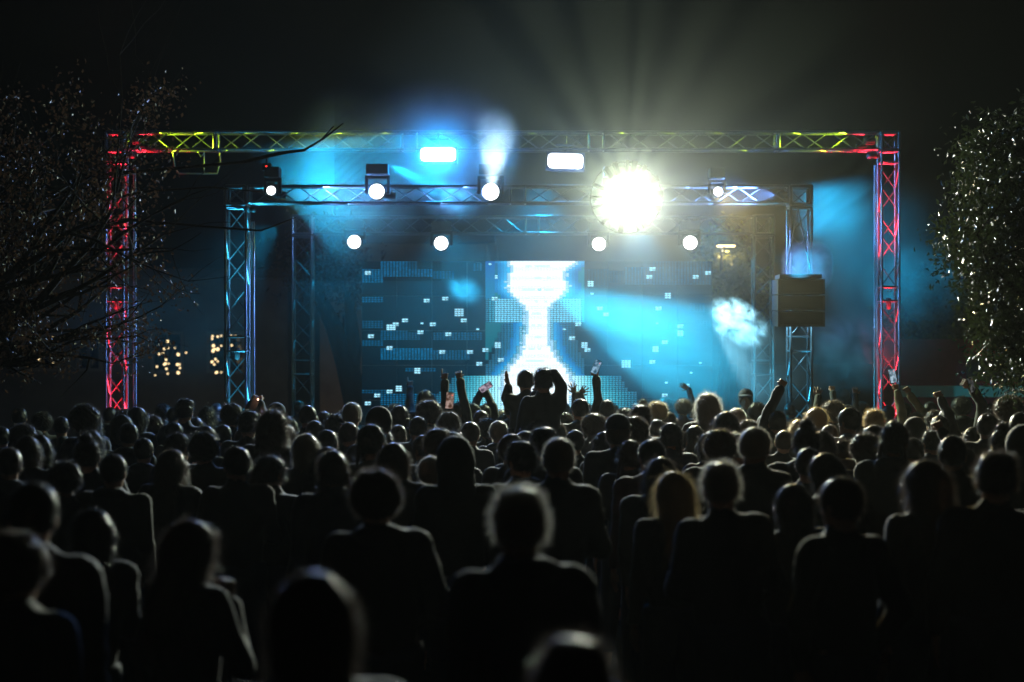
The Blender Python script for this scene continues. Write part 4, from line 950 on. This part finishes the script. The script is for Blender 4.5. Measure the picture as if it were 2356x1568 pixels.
raised(2660, 1268, 66, 'curly', left=((2625, 1258), (2624, 1232)), right=((2690, 1270), (2695, 1252)), hl='fist', hr='open', info='raising a fist and an open palm right of the short cyan tower')
raised(2590, 1282, 52, 'short', left=((2572, 1266), (2578, 1246)), hl='spread', info='lifting a faint open hand behind the long blond head')
t, hd, g = raised(2878, 1290, 66, 'long', left=((2840, 1240), (2826, 1208)), right=((2885, 1228), (2842, 1195)), hl='grip', hr='grip', fwd=.16, c='cream', h='light', info='in cream holding a phone with both arms by the right red tower')
phone(Vector(((2812 - SC) * g[1] / SF, g[1] + .14, CAMZ - (1180 - SH) * g[1] / SF)), (0, R(-12), 0), 'phone with a pale rim and blue screen held up against the right red tower', (.25, .45, .6), 1.0)
raised(2950, 1300, 66, 'short', right=((2985, 1282), (2975, 1262)), hr='fist', info='with a bent arm and dim fist near the cream truck stripe')
t, hd, g = raised(3125, 1262, 80, 'curly', left=((3100, 1240), (3068, 1216)), hl='grip', dl=(-.8, 0, .5), c='black', info='reaching a dark arm left with a phone at the right edge')
phone(Vector(((3060 - SC) * g[1] / SF, g[1] + .12, CAMZ - (1208 - SH) * g[1] / SF)), (0, R(-20), R(30)), 'dark switched off phone in the arm reaching left near the right edge', (.04, .05, .06), .3)
raised(3030, 1400, 100, 'bob', left=((3010, 1420), (2985, 1370)), hl='fist', c='black', info='raising a fist to head height among dark heads at the right')
t, hd, g = raised(790, 1300, 52, 'short', left=((772, 1285), (786, 1262)), right=((826, 1290), (812, 1268)), hl='grip', hr='grip', info='holding a flashing phone in both hands by the left cyan tower')
pf = Vector(((803 - SC) * g[1] / SF, g[1] - .02, CAMZ - (1262 - SH) * g[1] / SF))
phone(pf + Vector((-.015, .03, -.02)), (0, R(-25), R(160)), 'phone with its flash glowing orange pink beside the left cyan tower', (.05, .05, .05), .3)
fl = MB(); fl.lathe([(.0005, -.011), (.011, 0), (.0005, .011)], None, 10); o = fl.build('flash_light', emat('flash_glow', (1, .45, .3), 9), loc=pf + Vector((.03, -.02, .03))); tag(o, 'tiny glowing orange pink flash light over the heads right of the left cyan tower', 'light')
lamp('flash_point', 'POINT', pf + Vector((.03, -.06, .04)), 1.2, (1, .5, .3), size=.01)
# ---- two people on shoulders in front of the glow
def sitter(x, yt, w, hair, **kw):
    D = SF * .175 / w; X = (x - SC) * D / SF; z = CAMZ - (yt - SH) * D / SF; s = .95; zb = z - HTOP[hair] * s
    return X, D, s, zb
X, D, s, zb = sitter(1650, 1158, 56, 'short')
def loc_(px, py, y): return ((px - SC) * D / SF / s - X / s, y, (CAMZ - (py - SH) * D / SF - zb) / s)
eL = loc_(1590, 1252, .05); wL = loc_(1598, 1214, .08)
ms = person_meshes('shoulder_rider', poseL=(eL, wL), handL='open', dL=(-.25, 0, 1), nL=(.9, .3, .1), sit=True, broad=.9)
person(X, D, s, 'short', ms, 0, 'black', 1, 'black', z=zb, info='riding on shoulders before the white glow, flat hand raised at left'); taken.append((X, D))
Xs, Ds = X, D
X, D, s, zb = sitter(1706, 1150, 60, 'tuft'); 
eR = loc_(1765, 1212, .02); wR = loc_(1738, 1168, .02)
ms = person_meshes('shoulder_rider_two', poseR=(eR, wR), handR='fist', dR=(-1, 0, -.1), nR=(0, .5, -1), sit=True, broad=.9)
person(X, D, s, 'tuft', ms, R(8), 'black', 1, 'black', z=zb, info='riding on shoulders before the white glow, hand at the head, elbow out')
for (xx, dd_, zz) in ((Xs, Ds, .98), (X, D, .98)):
    person(xx, dd_ + .02, .93, 'short', TYPES[2], 0, 'black', 1, 'charcoal', info='carrying the %s shoulder rider before the white glow' % ('left' if xx == Xs else 'right'))
    PEOPLE[-1]['o'].location.y = dd_ - .0
# ---- a man with a cap by the barrier, arm half raised
ms = person_meshes('guard_pose', poseL=((-.36, .08, 1.22), (-.30, .22, 1.46)), handL='fist')
pp = person((1716 - CU) * 20.7 / F, 20.7, .97, 'cap', ms, R(170), 'black', 1, 'black', info='guard'); PEOPLE.pop(); tag(pp, 'dim person in a cap standing at the barrier below the bright smoke puff', 'person'); del pp['group']

for i, (x, yt, w, hair, e) in enumerate(H):
    wd = e.get('w', 1.0)
    X, D, s = spot(x, yt, w, hair, wide=wd)
    hc = e.get('h') or random.choice(['black', 'black', 'brown'])
    person(X, D, s, hair, None, R(random.choice([-1, 1]) * random.triangular(0, 42, 8)), hc, random.choice([0, 1, 1, 2]), e.get('c') or random.choice(['black', 'charcoal', 'black', 'navy', 'charcoal', 'olive']), info=None, wide=1 + (wd - 1) * .7)
# ---- fill behind and between
rs = np.random.RandomState(21); nf = 0
styles = ['short', 'hood', 'curly', 'bob', 'cap', 'tuft', 'long', 'short', 'bun', 'ponytail', 'beanie', 'wavy', 'braids', 'afro']
for tr in range(6000):
    if nf >= 40: break
    D = rs.uniform(9.6, 18.2); X = rs.uniform(-1, 1) * D * .325
    if min(math.hypot(X - a, D - b) for a, b in taken) < .5: continue
    hair = styles[rs.randint(len(styles))]; s = rs.uniform(.86, .98)
    yt = SH + (CAMZ - s * HTOP[hair]) * SF / D
    # keep the skyline of the photograph: only fill where a placed head in front stands higher
    if not any(abs(x - (SC + X * SF / D)) < ww * .55 and y2 < yt - 4 for (x, y2, ww, _, _) in H) and D > 9: continue
    if D <= 9 and rs.rand() < .6: continue
    taken.append((X, D)); nf += 1
    person(X, D, s, hair, None, R(rs.uniform(-45, 45)), ['black', 'brown'][rs.randint(2)], rs.randint(3), ['black', 'charcoal', 'navy', 'olive'][rs.randint(4)])
print('people', len(PEOPLE))

# ---- labels that single each person out
marks = [(0, 'at the left edge'), (110, 'below the bare tree'), (215, 'just left of the red tower'), (275, 'under the left red tower'), (350, 'right of the left red tower'), (440, 'between left towers'), (500, 'left of the cyan tower'), (560, 'under the cyan tower'), (690, 'below the dim left tower'), (790, 'below the forked tree'), (880, 'below the left screen edge'), (980, 'below the dim screen half'), (1090, 'left of the white glow'), (1190, 'below the white glow'), (1250, 'below the glow, right of centre'), (1330, 'just right of the white glow'), (1440, 'below the blinding lamp'), (1560, 'below the right screen part'), (1660, 'below the smoke puff'), (1760, 'below the dim right tower'), (1840, 'under the short cyan tower'), (1940, 'between the two right towers'), (2045, 'under the right red tower'), (2150, 'below the red truck'), (2250, 'below the glossy tree'), (2350, 'at the right edge')]
HN = {'short': 'short %s haired', 'tuft': 'tousled %s haired', 'curly': 'curly %s haired', 'afro': 'bushy %s haired', 'bob': 'chin length %s haired', 'long': 'long %s haired', 'wavy': 'wavy %s haired', 'bun': 'top bun %s haired', 'ponytail': 'ponytailed %s haired', 'braids': 'braided %s haired', 'bald': 'close shaven %s haired', 'cap': 'cap wearing', 'beanie': 'beanie wearing', 'hat': 'hat wearing', 'hood': 'hooded'}
HCN = {'black': 'black', 'brown': 'brown', 'light': 'light', 'blond': 'blond'}
seen = {}
for p in PEOPLE:
    hn = HN[p['hair']]; hn = hn % HCN[p['hcol']] if '%s' in hn else hn
    if p['info']: p['o']['label'] = 'person ' + p['info']; continue
    u = CU + p['x'] * F / p['y']; mk = min(marks, key=lambda m: abs(m[0] - u))[1]; D = p['y']
    row = 'nearest row' if D < 5.2 else 'near rows' if D < 8 else 'middle rows' if D < 11 else 'far rows' if D < 14 else 'farthest rows'
    seen.setdefault((hn, mk, row), []).append((u, p))
for (hn, mk, row), L in seen.items():
    L.sort(key=lambda q: q[0])
    for i, (u, p) in enumerate(L):
        pre = '' if len(L) == 1 else ['left', 'right'][i] + ' ' if len(L) == 2 else ['first', 'second', 'third', 'fourth', 'fifth'][i] + ' '
        p['o']['label'] = '%s%s person %s, %s' % (pre, hn, mk, row)
# ================================================================== HAZE AND SMOKE
def vol_mat(name, density, col=(1, 1, 1), g=.5):
    m = bpy.data.materials.new(name); m.use_nodes = True; nt = m.node_tree; nt.nodes.remove(nt.nodes['Principled BSDF'])
    v = nt.nodes.new('ShaderNodeVolumePrincipled'); v.inputs['Color'].default_value = (*col, 1); v.inputs['Density'].default_value = density; v.inputs['Anisotropy'].default_value = g
    m.cycles.volume_step_rate = .35; nt.links.new(v.outputs[0], nt.nodes['Material Output'].inputs['Volume']); return m, nt, v
hm, _, _ = vol_mat('haze_air', HAZE, (.9, .97, .92), .45)
b = MB(); b.box((0, 70, 8), (280, 160, 18)); o = b.build('haze', hm); tag(o, 'thin night haze filling the air of the square', 'haze', kind='stuff')
def puff(label, u, v, D, wpx, hpx, depth, dens, rot=(0, 0, 0), n=2, nscale=1.6, lo=.42, hi=.7, g=.3, seed=0, edge=1.0, pw=2.3, det=3, sr=.6):
    s = D / F
    m, nt, vv = vol_mat('smoke', dens, (.97, .98, 1), g)
    m.cycles.volume_step_rate = sr; tc = nt.nodes.new('ShaderNodeTexCoord'); nz = nt.nodes.new('ShaderNodeTexNoise'); nz.inputs['Scale'].default_value = nscale; nz.inputs['Detail'].default_value = det; nz.inputs['Distortion'].default_value = .6
    mp = nt.nodes.new('ShaderNodeMapping'); mp.inputs['Location'].default_value = (seed * 3.1, seed * 1.7, 0); nt.links.new(tc.outputs['Object'], mp.inputs[0]); nt.links.new(mp.outputs[0], nz.inputs['Vector'])
    sx = nt.nodes.new('ShaderNodeSeparateXYZ'); nt.links.new(tc.outputs['Object'], sx.inputs[0]); acc = None
    def math_(op, a, b=None, clamp=False):
        q = nt.nodes.new('ShaderNodeMath'); q.operation = op; q.use_clamp = clamp
        for i, k in enumerate((a, b)):
            if k is None: continue
            if isinstance(k, (int, float)): q.inputs[i].default_value = k
            else: nt.links.new(k, q.inputs[i])
        return q.outputs[0]
    for i in range(3):
        a = math_('POWER', math_('ABSOLUTE', sx.outputs[i]), float(n)); acc = a if acc is None else math_('ADD', acc, a)
    f = math_('MULTIPLY', math_('SUBTRACT', 1.0, acc), edge, True); f = math_('POWER', f, pw if edge == 1.0 else 1.0)
    r = nt.nodes.new('ShaderNodeMapRange'); r.inputs[1].default_value = lo; r.inputs[2].default_value = hi; nt.links.new(nz.outputs['Fac'], r.inputs[0])
    d = math_('MULTIPLY', math_('MULTIPLY', f, r.outputs[0]), dens); nt.links.new(d, vv.inputs['Density'])
    me = MB(); me.box((0, 0, 0), (2, 2, 2)); o = me.build('smoke', m); o.location = P(u, v, D); o.rotation_euler = rot; o.scale = (wpx * s / 2, depth / 2, hpx * s / 2)
    tag(o, label, 'smoke', kind='stuff'); return o
def beam_light(src, dst, power, color, angle, blend=.3, size=.04, square=False):  # added spots with no fixture, aimed to light the smoke
    l = lamp('smoke_fill_beam', 'SPOT', src, power, color, target=dst, angle=angle, blend=blend, size=size); l.data.use_square = square; return l
CY = (.005, .38, .72)
puff('wide blue smoke cloud drifting at the left end of the middle beam', 800, 410, D2 + .7, 420, 460, 1.6, .5, seed=1, nscale=1.2, lo=.3, hi=.75)
beam_light(P(560, 330, D2 + .5), P(830, 450, D2 + .7), 3800, CY, 58, .15)
puff('pale smoke plume rising from a round lamp on the middle beam', 1140, 345, D2 - .4, 150, 240, .8, .9, seed=2, nscale=2.2, lo=.25, hi=.7, g=.2)
beam_light(P(1130, 448, D2 - .42), P(1142, 300, D2 - .4), 650, (.6, .85, .95), 44, .5)
puff('blue smoke glowing round the left strobe light', 1000, 330, D1 - .5, 440, 330, 1.2, .45, seed=3, nscale=1.2, lo=.1, hi=.7)
puff('white smoke added to glow round the blinding lamp', 1440, 440, D2 - 1.9, 1500, 1300, 8.0, .0075, seed=4, nscale=1.3, lo=.0, hi=.75, g=.2, pw=1.1, det=1, sr=.7)  # smoke added so the lamp spreads a wide halo
puff('dense smoke added close round the blinding lamp for a wider glow', 1440, 450, D2 - .9, 330, 320, 1.9, .03, seed=17, nscale=1.6, lo=.1, hi=.75, g=.2, pw=2.0)  # puff added to swell the lamp's bright core
puff('thin smoke patch below the blue beam left of its middle', 1045, 455, D2 + .6, 190, 140, .7, 1.0, seed=5, nscale=2.4)
beam_light(P(900, 380, D2 + .6), P(1050, 455, D2 + .6), 1800, CY, 26, .4)
puff('small blue smoke puff before the dim half of the screen', 1068, 668, D3 - .6, 110, 84, .5, 2.0, (0, R(20), 0), seed=6, nscale=1.4, lo=.3, hi=.7)
beam_light(P(960, 600, D3 - .9), P(1068, 668, D3 - .6), 900, CY, 22, .5)
puff('large cyan smoke cloud before the right half of the screen', 1560, 805, D3 - 1.2, 720, 360, 2.0, .8, (0, R(14), 0), seed=7, nscale=1.3, lo=.3, hi=.8)
beam_light(P(1230, 640, D3 - 1.4), P(1600, 830, D3 - 1.2), 5000, (.03, .55, .85), 40, .3)
puff('bright white blue smoke puff right of the screen', 1700, 742, D3 - 1.6, 170, 110, 1.0, 5.5, (0, R(36), 0), seed=8, nscale=2.8, lo=.47, hi=.64, det=6, sr=.45, pw=1.7)
puff('curling end of the bright smoke puff right of the screen', 1665, 722, D3 - 1.5, 70, 60, .5, 6, (0, R(10), 0), seed=14, nscale=2.0, lo=.46, hi=.6, det=4)
beam_light(P(1560, 560, D3 - 2.4), P(1697, 745, D3 - 1.6), 3600, (.4, .85, 1), 24, .15)
puff('soft square blue smoke patch left of the right red tower', 1857, 612, D2 - .32, 122, 122, .4, 6.0, seed=9, nscale=1.9, lo=.32, hi=.68, n=3, edge=1.2)
beam_light(P(1775, 590, D2 - 2.9), P(1857, 612, D2 - .32), 2800, (.02, .45, .8), 10, .5, square=True)
puff('large faint blue smoke patch behind the right red tower', 2108, 655, D1 + 1.9, 290, 230, .8, 2.8, seed=10, nscale=2.0, lo=.3, hi=.75, n=2)
puff('faint blue smoke streak right of the middle beam', 1930, 440, D1 + 1.9, 480, 260, 1.2, .8, (0, R(-35), 0), seed=11, nscale=1.3)
puff('thin dark blue smoke lying low behind the left towers', 380, 770, D1 + 2.2, 760, 420, 2.0, .07, seed=19, nscale=1.2, lo=.25, hi=.75)
beam_light(P(640, 520, D1 + 2.0), P(300, 800, D1 + 2.2), 900, CY, 90, .7)
puff('faint teal smoke drifting wide on the right of the stage', 1990, 640, D1 + 1.9, 620, 620, 1.6, .30, seed=20, nscale=1.6, lo=.32, hi=.7)
puff('grey blue smoke drifting low between the towers on the right', 1945, 810, D2 + .6, 300, 260, 1.0, 1.6, seed=12, nscale=1.9, lo=.4, hi=.75)
beam_light(P(1800, 420, D1 + 2.6), P(2080, 620, D1 + 1.9), 1500, CY, 84, 1.0)
beam_light(P(1760, 700, D2 - .5), P(1940, 830, D2 + .6), 260, (.2, .55, .75), 50, .5)

puff('broad teal smoke veil hanging over the stage and the screen', 1240, 600, D3 - .3, 2000, 1000, 2.6, .07, seed=13, nscale=1.1, lo=.2, hi=.75, g=.2, det=2, sr=1.0)
for (u, v, pw) in ((760, 520, 800), (1010, 520, 800), (1480, 520, 700), (1250, 420, 900), (1650, 500, 500)):  # unseen lamps added to tint the smoke veil teal
    beam_light(P(u, v, D3 + .5), P(u + (60 if u < 1200 else -40), 760, D3 - .4), pw, (.0, .34, .68), 100, .8, .1)
